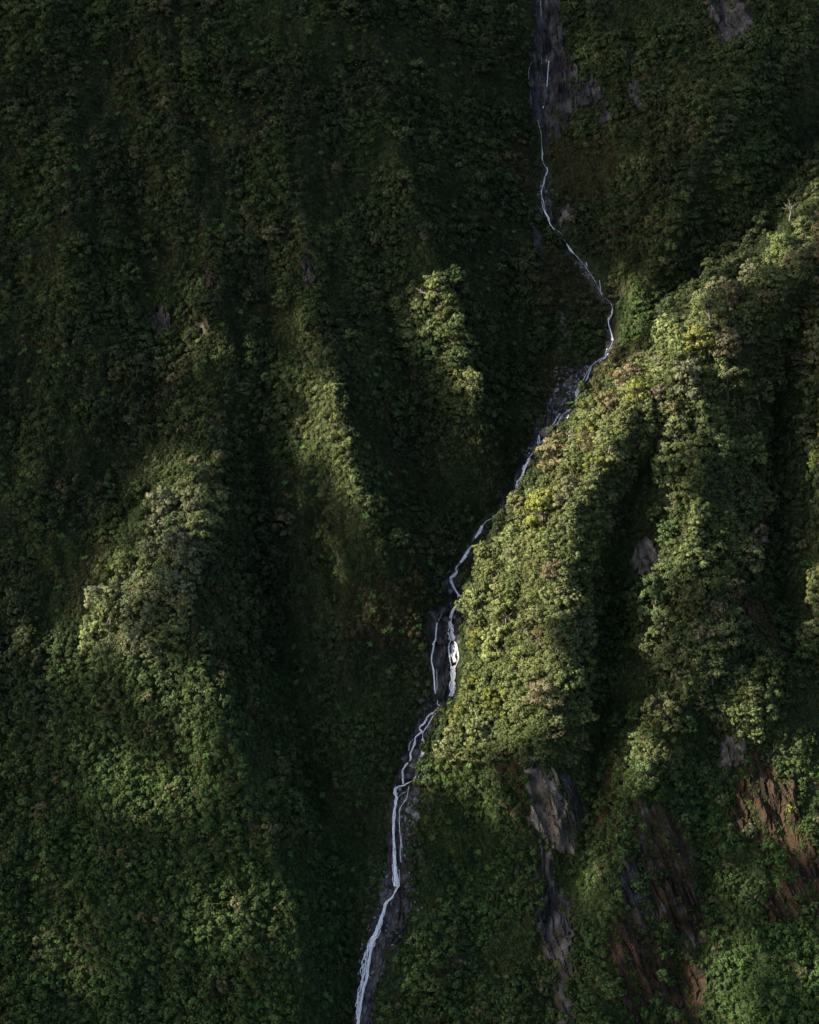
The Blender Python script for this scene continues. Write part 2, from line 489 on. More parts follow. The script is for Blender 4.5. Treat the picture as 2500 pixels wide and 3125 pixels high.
def rock_face(name, poly, mat, label, cat='rock face', cover=.05, amp=1.6, dip=R(-24), kind=None, cell=.5, lift=1.3, group=None):
    pu = poly_uv(poly)
    ROCKPOLY.append((pu, cover)); FRINGE.append(kind is None and lift < 2)
    lo = pu.min(0) - 1; hi = pu.max(0) + 1
    a = np.arange(lo[0], hi[0], cell); b_ = np.arange(lo[1], hi[1], cell)
    A, B = np.meshgrid(a, b_)
    jx = A + 1.8 * fbm(A / 4, B / 4, 3, 41) + 3.0 * fbm((A + .4 * B) / 5, B / 18, 2, 43); jy = B + 3.0 * fbm(A / 5, B / 9, 3, 47)
    ins = inpoly(jx, jy, pu)
    c, s = math.cos(dip), math.sin(dip)
    X = A * c - B * s; Y = A * s + B * c            # across and along the beds
    warp = 1.2 * fbm(X / 6, Y / 20, 3, 61)
    d1, d2, cv_ = worley((X + warp) / 3.2, Y / 17.0, 7)
    d1b, d2b, cvb = worley((X + warp) / 1.3, Y / 6.0, 13)
    amp = amp * 1.45
    rel = amp * (.9 * fbm(X / 9, Y / 30, 2, 33) + (cv_ - .5) * 1.3 - np.clip(.14 - (d2 - d1), 0, 1) * 5) + amp * .45 * ((cvb - .5) - np.clip(.16 - (d2b - d1b), 0, 1) * 3) + amp * .5 * fbm(X / 2.2, Y / 9, 4, 71)
    rel = np.maximum(rel, .18 - lift)
    Pn = surf(A, B, hh(A, B) + lift + rel)
    idn = np.arange(A.size).reshape(A.shape)
    ok = ins[:-1, :-1] & ins[:-1, 1:] & ins[1:, 1:] & ins[1:, :-1]
    Fq = np.stack([idn[:-1, :-1], idn[:-1, 1:], idn[1:, 1:], idn[1:, :-1]], -1)[ok]
    if len(Fq) == 0: return None
    used = np.unique(Fq); mapi = np.full(A.size, -1); mapi[used] = np.arange(len(used))
    top = Pn.reshape(-1, 3)[used]
    Fq = mapi[Fq]
    # a skirt back into the slope so that the slab has thickness
    e = np.concatenate([Fq[:, [0, 1]], Fq[:, [1, 2]], Fq[:, [2, 3]], Fq[:, [3, 0]]])
    key = np.sort(e, 1); uq, inv, cnt = np.unique(key, axis=0, return_inverse=True, return_counts=True)
    be = e[cnt[inv.ravel()] == 1]
    base = top - 3.0 * NRM
    Fs = np.stack([be[:, 1], be[:, 0], be[:, 0] + len(top), be[:, 1] + len(top)], -1)
    me = mesh_np(name, np.concatenate([top, base]), np.concatenate([Fq, Fs]))
    me.polygons.foreach_set('use_smooth', np.zeros(len(me.polygons), dtype=bool))
    uvl = me.uv_layers.new(name='slope')
    au = A.ravel()[used]; bu = B.ravel()[used]
    luv = np.stack([np.concatenate([au, au]), np.concatenate([bu, bu])], -1)
    li = np.zeros(len(me.loops), dtype=np.int32); me.loops.foreach_get('vertex_index', li)
    uvl.data.foreach_set('uv', luv[li].astype(np.float32).ravel())
    ob = add_obj(name, me, mat)
    tag(ob, label, None if kind else cat, group, kind)
    return ob


def band(pts, wl, wr):
    p = np.array(pts, float)
    wl = np.broadcast_to(np.asarray(wl, float), len(p)); wr = np.broadcast_to(np.asarray(wr, float), len(p))
    L = np.stack([p[:, 0] - wl, p[:, 1]], -1); Rr = np.stack([p[:, 0] + wr, p[:, 1]], -1)
    return np.concatenate([L, Rr[::-1]])


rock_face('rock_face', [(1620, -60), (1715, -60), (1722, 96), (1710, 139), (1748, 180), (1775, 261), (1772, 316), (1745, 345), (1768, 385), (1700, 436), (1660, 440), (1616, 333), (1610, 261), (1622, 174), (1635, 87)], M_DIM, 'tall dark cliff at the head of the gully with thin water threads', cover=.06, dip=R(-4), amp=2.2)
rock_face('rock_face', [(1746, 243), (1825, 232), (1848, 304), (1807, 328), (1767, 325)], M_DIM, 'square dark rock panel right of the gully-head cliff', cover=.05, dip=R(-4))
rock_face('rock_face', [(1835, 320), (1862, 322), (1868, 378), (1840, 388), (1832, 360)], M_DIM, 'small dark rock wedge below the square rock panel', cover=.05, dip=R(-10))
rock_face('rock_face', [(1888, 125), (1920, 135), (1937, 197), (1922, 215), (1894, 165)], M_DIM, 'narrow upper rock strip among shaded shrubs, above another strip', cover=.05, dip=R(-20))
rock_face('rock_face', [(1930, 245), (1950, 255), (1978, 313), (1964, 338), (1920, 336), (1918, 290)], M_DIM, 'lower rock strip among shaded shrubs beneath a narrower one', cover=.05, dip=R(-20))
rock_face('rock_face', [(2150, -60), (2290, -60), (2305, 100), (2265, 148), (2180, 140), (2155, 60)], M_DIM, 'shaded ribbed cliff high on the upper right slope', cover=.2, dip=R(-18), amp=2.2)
rock_face('rock_face', [(1711, 622), (1742, 636), (1747, 680), (1728, 706), (1707, 688)], M_GREY, 'pale cracked outcrop beside the upper stream', cover=.0, dip=R(-10), amp=1.8, lift=3.0)
rock_face('rock_face', [(1668, 612), (1708, 622), (1704, 690), (1690, 690), (1668, 650)], M_DIM, 'dark outcrop between the upper stream and the pale outcrop', cover=.02, dip=R(-10), lift=1.0)
rock_face('rock_face', [(1703, 950), (1720, 953), (1727, 1025), (1711, 1048), (1702, 1009)], M_GREY, 'narrow brown-grey scar left of the shaded stream', cover=.02, dip=R(-5))
rock_face('rock_face', [(1640, 1040), (1665, 1035), (1668, 1082), (1650, 1085)], M_DIM, 'bluish dark rock patch below the brown-grey scar', cover=.05)
rock_face('rock_face', [(1625, 700), (1640, 690), (1660, 760), (1665, 800), (1650, 800), (1630, 750)], M_DIM, 'thin eroded strip beside the brown scrub left of the stream', cover=.1)
rock_face('rock_face', [(470, 955), (494, 930), (535, 985), (530, 1050), (470, 1050)], M_DIM, 'small pale rock alone on the dark left wall', cover=.0, dip=R(-14), lift=3.0)
rock_face('rock_face', [(605, 970), (635, 975), (640, 1020), (610, 1030)], M_RUST, 'brownish scar right of the small pale rock', cover=.15)
rock_face('rock_face', [(612, 800), (645, 790), (655, 870), (630, 900), (612, 860)], M_RUSTDK, 'dull red earth scar on the dark left wall', cover=.2)
rock_face('rock_face', [(903, 788), (968, 790), (962, 865), (925, 872)], M_DIM, 'grey rock under a dark overhang above the sunlit rib', cover=.15, amp=2.4)
rock_face('rock_face', [(1925, 1690), (1945, 1650), (2015, 1650), (2010, 1750), (1940, 1775)], M_GREY, 'square pinkish rock face in the ravine of the right spur', cover=.0, dip=R(0), amp=1.4, lift=3.0)
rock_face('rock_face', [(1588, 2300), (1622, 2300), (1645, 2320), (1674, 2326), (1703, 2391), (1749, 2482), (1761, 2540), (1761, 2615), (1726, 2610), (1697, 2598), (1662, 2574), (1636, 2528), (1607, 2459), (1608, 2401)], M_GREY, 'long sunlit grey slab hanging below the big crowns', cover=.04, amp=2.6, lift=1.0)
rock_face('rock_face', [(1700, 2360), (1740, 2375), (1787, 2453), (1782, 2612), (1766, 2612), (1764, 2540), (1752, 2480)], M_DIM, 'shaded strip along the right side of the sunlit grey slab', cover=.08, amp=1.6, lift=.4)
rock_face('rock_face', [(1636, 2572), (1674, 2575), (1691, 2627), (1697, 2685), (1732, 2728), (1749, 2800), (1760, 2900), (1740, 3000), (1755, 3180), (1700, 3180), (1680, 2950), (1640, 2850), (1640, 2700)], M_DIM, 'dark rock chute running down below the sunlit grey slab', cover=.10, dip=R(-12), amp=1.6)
rock_face('rock_face', [(1500, 2330), (1590, 2330), (1608, 2450), (1640, 2560), (1600, 2540), (1560, 2470)], M_RUSTDK, 'rusty overgrown cliff left of the sunlit grey slab', cover=.55)
rock_face('rock_face', [(1850, 2330), (1890, 2320), (1895, 2420), (1860, 2480), (1830, 2580), (1800, 2620), (1815, 2520)], M_RUSTDK, 'orange earth edge around the green rib', cover=.35)
rock_face('rock_face', [(1925, 2440), (2015, 2452), (2086, 2540), (2119, 2605), (2138, 2760), (2100, 2790), (2040, 2700), (1983, 2690), (1950, 2620), (1915, 2520)], M_RUST, 'upper rust and grey ribbed cliff right of the green rib', cover=.34, amp=2.2)
rock_face('rock_face', [(1955, 2660), (2040, 2705), (2100, 2795), (2145, 2790), (2158, 2870), (2110, 2960), (2060, 2900), (1990, 2800), (1950, 2720)], M_RUST, 'lower brown ribbed cliff below the rust and grey one', cover=.3, amp=2.0)
rock_face('rock_face', [(2040, 2860), (2120, 2880), (2160, 2980), (2140, 3160), (2060, 3160), (2000, 3060)], M_RUSTDK, 'dark brown gully below the lower ribbed cliff', cover=.45, dip=R(-20), amp=1.6)
rock_face('rock_face', [(1890, 2620), (1950, 2640), (1990, 2800), (1960, 2860), (1900, 2760)], M_DIM, 'dark bluish rock edge between the green rib and the ribbed cliff', cover=.1, dip=R(-24), amp=1.6)
rock_face('rock_face', [(1830, 2850), (1940, 2760), (2000, 2840), (2060, 2940), (2000, 3060), (1960, 3130), (1880, 3060)], M_RUSTDK, 'deep brown slope with hanging plant streaks below the green rib', cover=.5, amp=1.6)
rock_face('rock_face', [(2184, 2250), (2262, 2245), (2273, 2312), (2252, 2351), (2206, 2378), (2182, 2345)], M_GREY, 'pale rock face under the rounded crowns above the rust slope', cover=.0, dip=R(-8), amp=1.7, lift=1.0)
rock_face('rock_face', [(2275, 2285), (2320, 2299), (2372, 2338), (2424, 2410), (2476, 2540), (2530, 2637), (2530, 2790), (2437, 2790), (2372, 2660), (2323, 2600), (2226, 2530), (2242, 2410), (2275, 2358)], M_RUSTDK, 'wide rust brown slope with green streaks below the pale rock face', cover=.55, dip=R(-18), amp=1.5)
rock_face('rock_face', [(2340, 2710), (2420, 2690), (2440, 2790), (2400, 2860), (2330, 2840)], M_RUSTDK, 'dark hollow below the wide rust brown slope', cover=.3, amp=2.4)
rock_face('rock_face', [(2240, 1840), (2330, 1820), (2390, 1960), (2420, 2080), (2380, 2060), (2290, 1990)], M_RUSTDK, 'dark brown gully wall right of the second crest', cover=.5, dip=R(-18))
# the wet bed of the stream, in reaches
BED = [('upper reach', 0, 20, 12, 14), ('middle reach', 19, 30, 26, 16), ('lower reach', 29, 51, 45, 30)]
S_ = [(x, y) for x, y, _ in STREAM]
rock_face('stream_bed', band(S_[8:20], [9, 10, 12, 9, 8, 7, 8, 9, 9, 9, 9, 9], [9, 14, 8, 8, 9, 9, 10, 10, 12, 10, 8, 14]), M_BED, 'dark narrow upper stream bed', kind='structure', cover=.12, dip=R(10), lift=.6, amp=1.2)
rock_face('stream_bed', band(S_[19:29], [24, 40, 80, 84, 76, 46, 30, 26, 24, 22], [14, 20, 20, 16, 22, 18, 8, 4, 4, 0]), M_BED, 'boulder strewn middle stream bed', kind='structure', cover=.12, dip=R(10), lift=.6, amp=1.4)
rock_face('stream_bed', band(S_[28:36], [13, 13, 16, 16, 26, 34, 46, 60], [3, 7, 8, 7, 10, 14, 14, 12]), M_BED, 'wet rock along the sunlit white run', kind='structure', cover=.12, dip=R(10), lift=.6, amp=1.4)
rock_face('stream_bed', band([(1395, 1850), (1380, 1900), (1377, 1960), (1380, 2050), (1373, 2132), (1337, 2172), (1300, 2215), (1270, 2270), (1253, 2320), (1240, 2390)], [80, 82, 76, 70, 74, 52, 34, 24, 28, 36], [8, 14, 28, 22, 14, 16, 26, 38, 46, 44]), M_BED, 'black wet cliff behind the twin falls', kind='structure', cover=0, dip=R(6), lift=.3, amp=1.5)
rock_face('stream_bed', band([(1240, 2395), (1225, 2450), (1215, 2520), (1215, 2600), (1215, 2700), (1190, 2760), (1160, 2840), (1130, 2930), (1110, 3030), (1093, 3180)], [30, 26, 26, 40, 56, 40, 34, 28, 26, 30], [40, 58, 54, 40, 48, 64, 70, 56, 40, 36]), M_BED, 'dark cliff behind the lowest long fall', kind='structure', cover=.08, dip=R(6), lift=.3, amp=1.4)

# ------------------------------------------------------------------ plant prototypes (kept out of the scene; copies share their meshes)


def leafy(name, lobes, tufts, quads, R_, tuft_r, leaf, flat=.8, seed=0, droop=0.0, elong=1.0):
    """crown of leaf clumps: lobes = list of (centre, radius); unit metres"""
    r = np.random.default_rng(seed)
    V = []; Nn = []; LF = []
    for (c, lr) in lobes:
        c = np.array(c, float)
        d = r.normal(size=(tufts, 3)); d[:, 2] = np.abs(d[:, 2]) * .9 - .35 * r.random(tufts)
        d /= np.linalg.norm(d, axis=1, keepdims=True)
        tc_ = c + d * lr * np.array([1, 1, flat]) * (0.8 + .3 * r.random((tufts, 1)))
        trad = tuft_r * (.7 + .6 * r.random(tufts))
        tval = r.random(tufts)
        lv = r.random()
        q = r.normal(size=(tufts, quads, 3)) * .75 + d[:, None, :] * .9
        q /= np.linalg.norm(q, axis=2, keepdims=True)
        lc = tc_[:, None, :] + q * trad[:, None, None] * np.array([1, 1, .85]) * (.85 + .2 * r.random((tufts, quads, 1)))
        fn = q + .45 * r.normal(size=q.shape); fn /= np.linalg.norm(fn, axis=2, keepdims=True)
        a = np.cross(fn, r.normal(size=fn.shape)); a /= np.linalg.norm(a, axis=2, keepdims=True)
        b_ = np.cross(fn, a)
        s = leaf * (.6 + .8 * r.random((tufts, quads, 1)))
        dz = np.array([0, 0, -droop])
        quad = np.stack([lc - a * s * elong, lc - b_ * s * .6, lc + a * s * elong + dz * s, lc + b_ * s * .6], 2)
        V.append(quad.reshape(-1, 3))
        nn = q * .75 + d[:, None, :] * .45 + fn * .35; nn /= np.linalg.norm(nn, axis=2, keepdims=True)
        Nn.append(np.repeat(nn.reshape(-1, 3), 4, 0))
        lf = np.clip(.5 + .55 * (tval[:, None] - .5) + .35 * (lv - .5) + .12 * (r.random((tufts, quads)) - .5), 0, 1)
        LF.append(np.repeat(lf.ravel(), 4))
    V = np.concatenate(V); Nn = np.concatenate(Nn); LF = np.concatenate(LF)
    Fq = np.arange(len(V)).reshape(-1, 4)
    me = mesh_np(name, V, Fq)
    attr(me, 'leaf', 'FLOAT', 'POINT', LF)
    me.normals_split_custom_set_from_vertices(Nn.astype(np.float32))
    me.materials.append(M_LEAF)
    return me


def dome_lobes(n, R_, H, lr, seed, zc=0.0, gap=.0):
    r = np.random.default_rng(seed)
    out = []
    for i in range(n):
        a = i * 2.39996 + r.random() * .6
        f = math.sqrt((i + .5) / n)
        if r.random() < .16: continue
        x = math.cos(a) * f * (R_ - lr * .6) + r.normal() * lr * .35; y = math.sin(a) * f * (R_ - lr * .6) * .9 + r.normal() * lr * .35
        z = zc + H * math.sqrt(max(0, 1 - f * f * .92)) + r.normal() * H * .22
        out.append(((x, y, z), lr * (.5 + .85 * r.random())))
    return out


def tube(pts, rad, sides=5):
    pts = np.array(pts, float); V = []; Fc = []
    for i, p in enumerate(pts):
        d = pts[min(i + 1, len(pts) - 1)] - pts[max(i - 1, 0)]; d /= np.linalg.norm(d) + 1e-9
        a = np.cross(d, [0.3, 1, .1]); a /= np.linalg.norm(a); b_ = np.cross(d, a)
        for k in range(sides):
            t_ = 2 * math.pi * k / sides
            V.append(p + rad[i] * (math.cos(t_) * a + math.sin(t_) * b_))
    for i in range(len(pts) - 1):
        for k in range(sides):
            Fc.append((i * sides + k, i * sides + (k + 1) % sides, (i + 1) * sides + (k + 1) % sides, (i + 1) * sides + k))
    return np.array(V), np.array(Fc)


def join_tubes(tubes):
    V = []; Fc = []; n = 0
    for v, f in tubes:
        V.append(v); Fc.append(f + n); n += len(v)
    return np.concatenate(V), np.concatenate(Fc)


def trunk_mesh(name, lobes, z0, seed, mat):
    r = np.random.default_rng(seed)
    top = np.array([r.normal() * .3, r.normal() * .3, z0])
    tubes = [tube([(0, 0, -2.5), (r.normal() * .2, r.normal() * .2, z0 * .45), top], [.55, .42, .3])]
    for c, lr in lobes[::2]:
        c = np.array(c); m_ = top * .5 + c * .5 + np.array([0, 0, -.6]) + r.normal(size=3) * .35
        tubes.append(tube([top, m_, c], [.24, .15, .07], 4))
    v, f = join_tubes(tubes)
    me = mesh_np(name, v, f); me.materials.append(mat)
    return me


TREES = []            # (crown mesh, trunk mesh, crown radius)
for i in range(9):
    Rr = [5.2, 5.8, 4.6, 6.4, 5.0, 5.6, 4.4, 6.0, 5.2][i]
    Hh = [3.4, 3.0, 3.8, 3.2, 4.4, 2.6, 3.6, 3.6, 5.2][i]
    z0 = [5.0, 5.5, 5.0, 6.0, 5.0, 5.5, 4.5, 6.0, 4.6][i]
    n = [13, 15, 12, 17, 13, 14, 11, 16, 14][i]
    n = int(n * 1.35)
    LR = [1.5, 2.2, 1.6, 2.5, 1.35, 1.9, 1.5, 2.1, 1.75][i]; n = int(n * (1.9 / LR) ** 1.5)
    lb = dome_lobes(n, Rr, Hh, LR, 100 + i, z0)
    r_ = np.random.default_rng(40 + i)
    for k in range(9):                       # hanging skirts of foliage round the sides
        a_ = k * 2 * math.pi / 9 + r_.random() * .5; q_ = Rr * (.6 + .3 * r_.random())
        lb.append(((math.cos(a_) * q_, math.sin(a_) * q_, z0 - .6 - 3.2 * r_.random()), LR * .88 * (.7 + .5 * r_.random())))
    TREES.append((leafy('crown', lb, 13, 13, Rr, .44 * LR, .42, seed=200 + i, flat=.8), trunk_mesh('trunk', lb, z0, 300 + i, M_BARK), Rr))

PROTO = bpy.data.collections.new('plant_prototypes')
PROTO_N = []


def proto(me, kind):
    o = bpy.data.objects.new('p%03d_%s' % (len(PROTO_N), kind), me)
    PROTO.objects.link(o); PROTO_N.append(kind)
    return len(PROTO_N) - 1


I_TREE = [proto(tr[0], 'tree') for tr in TREES]
I_MID = []
for i in range(6):       # small bushy trees, about 3 m radius
    lb = dome_lobes(7, 2.4, 2.0, 1.25, 400 + i, 1.2)
    I_MID.append(proto(leafy('bush', lb, 9, 10, 2.4, .6, .40, seed=500 + i, flat=.85), 'bush'))
I_SHR = []
for i in range(6):       # shrub clumps, about 1.5 m radius
    lb = dome_lobes(5, 1.25, .9, .8, 600 + i, .2)
    I_SHR.append(proto(leafy('shrub', lb, 7, 8, 1.2, .42, .33, seed=700 + i, flat=.8, droop=.5), 'shrub'))
I_FRN = []


def frond_mesh(L, W, seed):
    r = np.random.default_rng(seed)
    n = 7
    V = []; Fc = []
    for i in range(n):
        t_ = i / (n - 1)
        x = L * t_; z = .55 * L * (t_ * .9 - t_ * t_ * 1.25)
        wd = W * math.sin(math.pi * min(1, .12 + .88 * t_)) ** .7
        V += [(x, -wd, z - .15 * wd), (x, 0, z + .05), (x, wd, z - .15 * wd)]
    for i in range(n - 1):
        a = i * 3
        Fc += [(a, a + 1, a + 4, a + 3), (a + 1, a + 2, a + 5, a + 4)]
    return np.array(V), np.array(Fc)


for i in range(3):
    r = np.random.default_rng(800 + i); tb = []
    for k in range(12):
        v, f = frond_mesh(1.5 * (.8 + .4 * r.random()), .24, 0)
        m3 = np.array(Euler((r.normal() * .15, -.25 + r.normal() * .15, k * 2 * math.pi / 12 + r.normal() * .15)).to_matrix())
        tb.append((v @ m3.T + [0, 0, 1.6], f))
    v, f = join_tubes(tb)
    me = mesh_np('fern', v, f); attr(me, 'leaf', 'FLOAT', 'POINT', np.full(len(v), .6)); me.materials.append(M_LEAF)
    I_FRN.append(proto(me, 'fern'))

# ------------------------------------------------------------------ colours of the plant cover (albedo)
C = dict(dark=(.035, .044, .023), mid=(.047, .066, .027), olive=(.084, .098, .040), pale=(.116, .132, .054), brown=(.108, .096, .054), yellow=(.118, .132, .038), vivid=(.056, .100, .030), rust=(.13, .075, .022), greyg=(.098, .108, .060), litter=(.08, .06, .032))
C = {k: np.array(v) for k, v in C.items()}

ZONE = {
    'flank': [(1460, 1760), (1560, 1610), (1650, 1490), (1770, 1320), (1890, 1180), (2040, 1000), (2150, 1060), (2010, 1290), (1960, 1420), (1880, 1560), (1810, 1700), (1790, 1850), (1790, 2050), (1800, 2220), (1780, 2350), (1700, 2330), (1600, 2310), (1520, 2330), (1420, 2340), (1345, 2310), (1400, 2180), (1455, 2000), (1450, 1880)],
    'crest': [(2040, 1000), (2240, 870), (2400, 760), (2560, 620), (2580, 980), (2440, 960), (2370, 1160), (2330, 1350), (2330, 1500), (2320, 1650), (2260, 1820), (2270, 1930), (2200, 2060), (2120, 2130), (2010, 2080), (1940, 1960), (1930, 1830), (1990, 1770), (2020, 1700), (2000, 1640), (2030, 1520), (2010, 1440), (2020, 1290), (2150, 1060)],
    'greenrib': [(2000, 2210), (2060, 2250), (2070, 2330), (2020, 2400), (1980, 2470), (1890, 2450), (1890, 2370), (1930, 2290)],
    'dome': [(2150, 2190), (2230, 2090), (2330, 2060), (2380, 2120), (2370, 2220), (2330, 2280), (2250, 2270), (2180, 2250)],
    'edge': [(2440, 1000), (2560, 980), (2560, 1500), (2460, 1420), (2440, 1200)],
    'edge2': [(2440, 1740), (2560, 1700), (2560, 2080), (2470, 2040)],
    'left': [(560, 1500), (620, 1460), (660, 1520), (650, 1720), (580, 1800), (560, 1980), (470, 2040), (330, 2060), (260, 1980), (300, 1870), (420, 1720), (480, 1600)],
    'rib': [(1210, 940), (1290, 890), (1400, 910), (1420, 1080), (1450, 1260), (1410, 1300), (1330, 1200), (1240, 1100)],
    'upper': [(2130, 300), (2350, 280), (2380, 520), (2320, 740), (2180, 860), (1990, 980), (1880, 960), (1850, 780), (1960, 640), (2050, 480)],
}
ZUV = {k: poly_uv(v) for k, v in ZONE.items()}
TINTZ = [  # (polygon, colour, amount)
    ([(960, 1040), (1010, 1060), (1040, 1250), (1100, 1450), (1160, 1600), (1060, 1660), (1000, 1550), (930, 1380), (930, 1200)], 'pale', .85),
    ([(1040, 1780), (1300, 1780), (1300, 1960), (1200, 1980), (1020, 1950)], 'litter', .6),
    ([(1530, 420), (1660, 470), (1640, 620), (1560, 540)], 'litter', .7),
    ([(1680, 440), (1900, 430), (1850, 620), (1760, 640), (1690, 560)], 'litter', .75),
    ([(1620, 700), (1760, 800), (1830, 900), (1840, 1000), (1700, 960), (1640, 880)], 'litter', .65),
    ([(1850, 1060), (1960, 1060), (1900, 1150), (1800, 1230), (1790, 1180)], 'litter', .6),
    ([(1640, 1080), (1760, 1080), (1740, 1260), (1640, 1300)], 'litter', .5),
    ([(780, 2250), (900, 2350), (1000, 2650), (930, 2700), (850, 2500)], 'litter', .45),
    ([(440, 1180), (560, 1090), (600, 1150), (480, 1260)], 'litter', .4),
    ([(240, 1700), (330, 1640), (330, 1760), (200, 1900)], 'litter', .4),
    ([(1820, 1700), (1950, 1560), (1950, 1900), (1900, 2100), (1830, 2050)], 'vivid', .5),
    ([(2100, 2430), (2200, 2400), (2220, 2600), (2130, 2620)], 'vivid', .55),
    ([(2300, 2600), (2420, 2560), (2440, 2740), (2330, 2720)], 'vivid', .5),
    ([(2250, 2880), (2520, 2800), (2520, 3150), (2200, 3150)], 'vivid', .6),
    ([(1900, 850), (2000, 1000), (1990, 1080), (1900, 1080)], 'vivid', .5),
    ([(1330, 2300), (1420, 2340), (1400, 2620), (1310, 2560)], 'yellow', .5),
    ([(1780, 2560), (1880, 2420), (1930, 2640), (1980, 2780), (1870, 2830), (1800, 2800)], 'olive', .6),
]
TINTZ = [(poly_uv(p), C[c], a) for p, c, a in TINTZ]


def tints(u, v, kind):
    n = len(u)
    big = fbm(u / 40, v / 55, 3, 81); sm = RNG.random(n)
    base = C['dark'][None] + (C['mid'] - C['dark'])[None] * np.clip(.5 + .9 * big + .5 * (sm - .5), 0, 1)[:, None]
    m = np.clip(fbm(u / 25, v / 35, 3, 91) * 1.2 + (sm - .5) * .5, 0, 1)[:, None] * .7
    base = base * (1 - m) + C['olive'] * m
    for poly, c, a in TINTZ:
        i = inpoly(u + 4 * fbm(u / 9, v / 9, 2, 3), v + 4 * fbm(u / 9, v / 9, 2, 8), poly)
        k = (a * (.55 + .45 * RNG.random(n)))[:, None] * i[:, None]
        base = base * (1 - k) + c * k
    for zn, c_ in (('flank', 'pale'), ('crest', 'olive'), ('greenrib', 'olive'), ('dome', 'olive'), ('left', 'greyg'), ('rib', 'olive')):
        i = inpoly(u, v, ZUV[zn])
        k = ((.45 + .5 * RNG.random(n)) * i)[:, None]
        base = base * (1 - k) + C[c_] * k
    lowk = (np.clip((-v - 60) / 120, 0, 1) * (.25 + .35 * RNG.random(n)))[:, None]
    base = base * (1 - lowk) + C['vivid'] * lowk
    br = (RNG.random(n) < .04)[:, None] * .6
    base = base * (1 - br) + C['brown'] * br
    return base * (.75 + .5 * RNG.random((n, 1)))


def poisson(u, v, r):
    """keep points no closer than r (array) to an already kept one; grid hash"""
    cell = float(np.max(r)); g = {}; keep = []
    for i in range(len(u)):
        a = int(u[i] // cell); b_ = int(v[i] // cell); ok = True
        for da in (-1, 0, 1):
            for db in (-1, 0, 1):
                for j in g.get((a + da, b_ + db), ()):
                    if (u[i] - u[j]) ** 2 + (v[i] - v[j]) ** 2 < (.5 * (r[i] + r[j])) ** 2:
                        ok = False; break
                if not ok: break
            if not ok: break
        if ok:
            g.setdefault((a, b_), []).append(i); keep.append(i)
    return np.array(keep, int)


def instance_object(name, pos, rot, scl, idx_, tint, coll):
    me = bpy.data.meshes.new(name)
    me.vertices.add(len(pos)); me.vertices.foreach_set('co', np.asarray(pos, np.float32).ravel())
    attr(me, 'rot', 'FLOAT_VECTOR', 'POINT', rot); attr(me, 'scl', 'FLOAT_VECTOR', 'POINT', scl)
    attr(me, 'pick', 'INT', 'POINT', idx_)
    attr(me, 'tint', 'FLOAT_COLOR', 'POINT', np.concatenate([tint, np.ones((len(tint), 1))], 1))
    ob = add_obj(name, me)
    g = bpy.data.node_groups.new(name, 'GeometryNodeTree')
    g.interface.new_socket('Geometry', in_out='INPUT', socket_type='NodeSocketGeometry')
    g.interface.new_socket('Geometry', in_out='OUTPUT', socket_type='NodeSocketGeometry')
    gi = g.nodes.new('NodeGroupInput'); go = g.nodes.new('NodeGroupOutput')
    ip = g.nodes.new('GeometryNodeInstanceOnPoints'); ip.inputs['Pick Instance'].default_value = True
    ci = g.nodes.new('GeometryNodeCollectionInfo'); ci.inputs['Collection'].default_value = coll; ci.inputs['Separate Children'].default_value = True; ci.inputs['Reset Children'].default_value = True
    def na(nm, ty):
        q = g.nodes.new('GeometryNodeInputNamedAttribute'); q.data_type = ty; q.inputs['Name'].default_value = nm
        return q.outputs[0]
    g.links.new(gi.outputs[0], ip.inputs['Points']); g.links.new(ci.outputs[0], ip.inputs['Instance'])
    g.links.new(na('pick', 'INT'), ip.inputs['Instance Index'])
    g.links.new(na('rot', 'FLOAT_VECTOR'), ip.inputs['Rotation']); g.links.new(na('scl', 'FLOAT_VECTOR'), ip.inputs['Scale'])
    g.links.new(ip.outputs[0], go.inputs[0])
    md = ob.modifiers.new('plants', 'NODES'); md.node_group = g
    return ob


def tilt(n, k, az):
    """Euler that leans the plant's axis from upright towards the slope normal by k, with azimuth spin az"""
    up = np.array([0, 0, 1.0]) * (1 - k) + n * k
    up /= np.linalg.norm(up, axis=1, keepdims=True)
    ry = np.arctan2(up[:, 0], up[:, 2]); rx = -np.arcsin(np.clip(up[:, 1], -1, 1))
    out = np.zeros((len(n), 3))
    # R = Ry*Rx*Rz(az) in XYZ order is not separable; use matrices
    for i in range(len(n)):
        q = Vector(up[i]).to_track_quat('Z', 'Y').to_matrix() @ Matrix.Rotation(az[i], 3, 'Z')
        out[i] = q.to_euler()
    return out


# ---- big trees
def big_candidates(zones, r0, seed, n):
    rr = np.random.default_rng(seed)
    u = []; v = []; z = []
    for k in zones:
        p = ZUV[k]; lo = p.min(0); hi = p.max(0)
        a = lo[0] + rr.random(n) * (hi[0] - lo[0]); b_ = lo[1] + rr.random(n) * (hi[1] - lo[1])
        i = inpoly(a, b_, p)
        u.append(a[i]); v.append(b_[i]); z += [k] * int(i.sum())
    u = np.concatenate(u); v = np.concatenate(v); z = np.array(z)
    o_ = rr.permutation(len(u)); u, v, z = u[o_], v[o_], z[o_]
    s = r0 * (.5 + .9 * rr.random(len(u)) ** 1.4)
    keep = poisson(u, v, s * 1.85)
    return u[keep], v[keep], z[keep], s[keep]


TREE_POS = []          # u, v, radius for keeping shrubs from poking through
tu, tv, tz, ts = big_candidates(['flank', 'crest', 'greenrib', 'dome', 'edge', 'edge2', 'left', 'rib'], 5.3, 5, 3600)


def on_rock(u, v, soft=0):
    c = np.ones(len(u))
    for p, cov in ROCKPOLY:
        i = inpoly(u, v, p)
        c = np.where(i, np.minimum(c, cov), c)
    return c


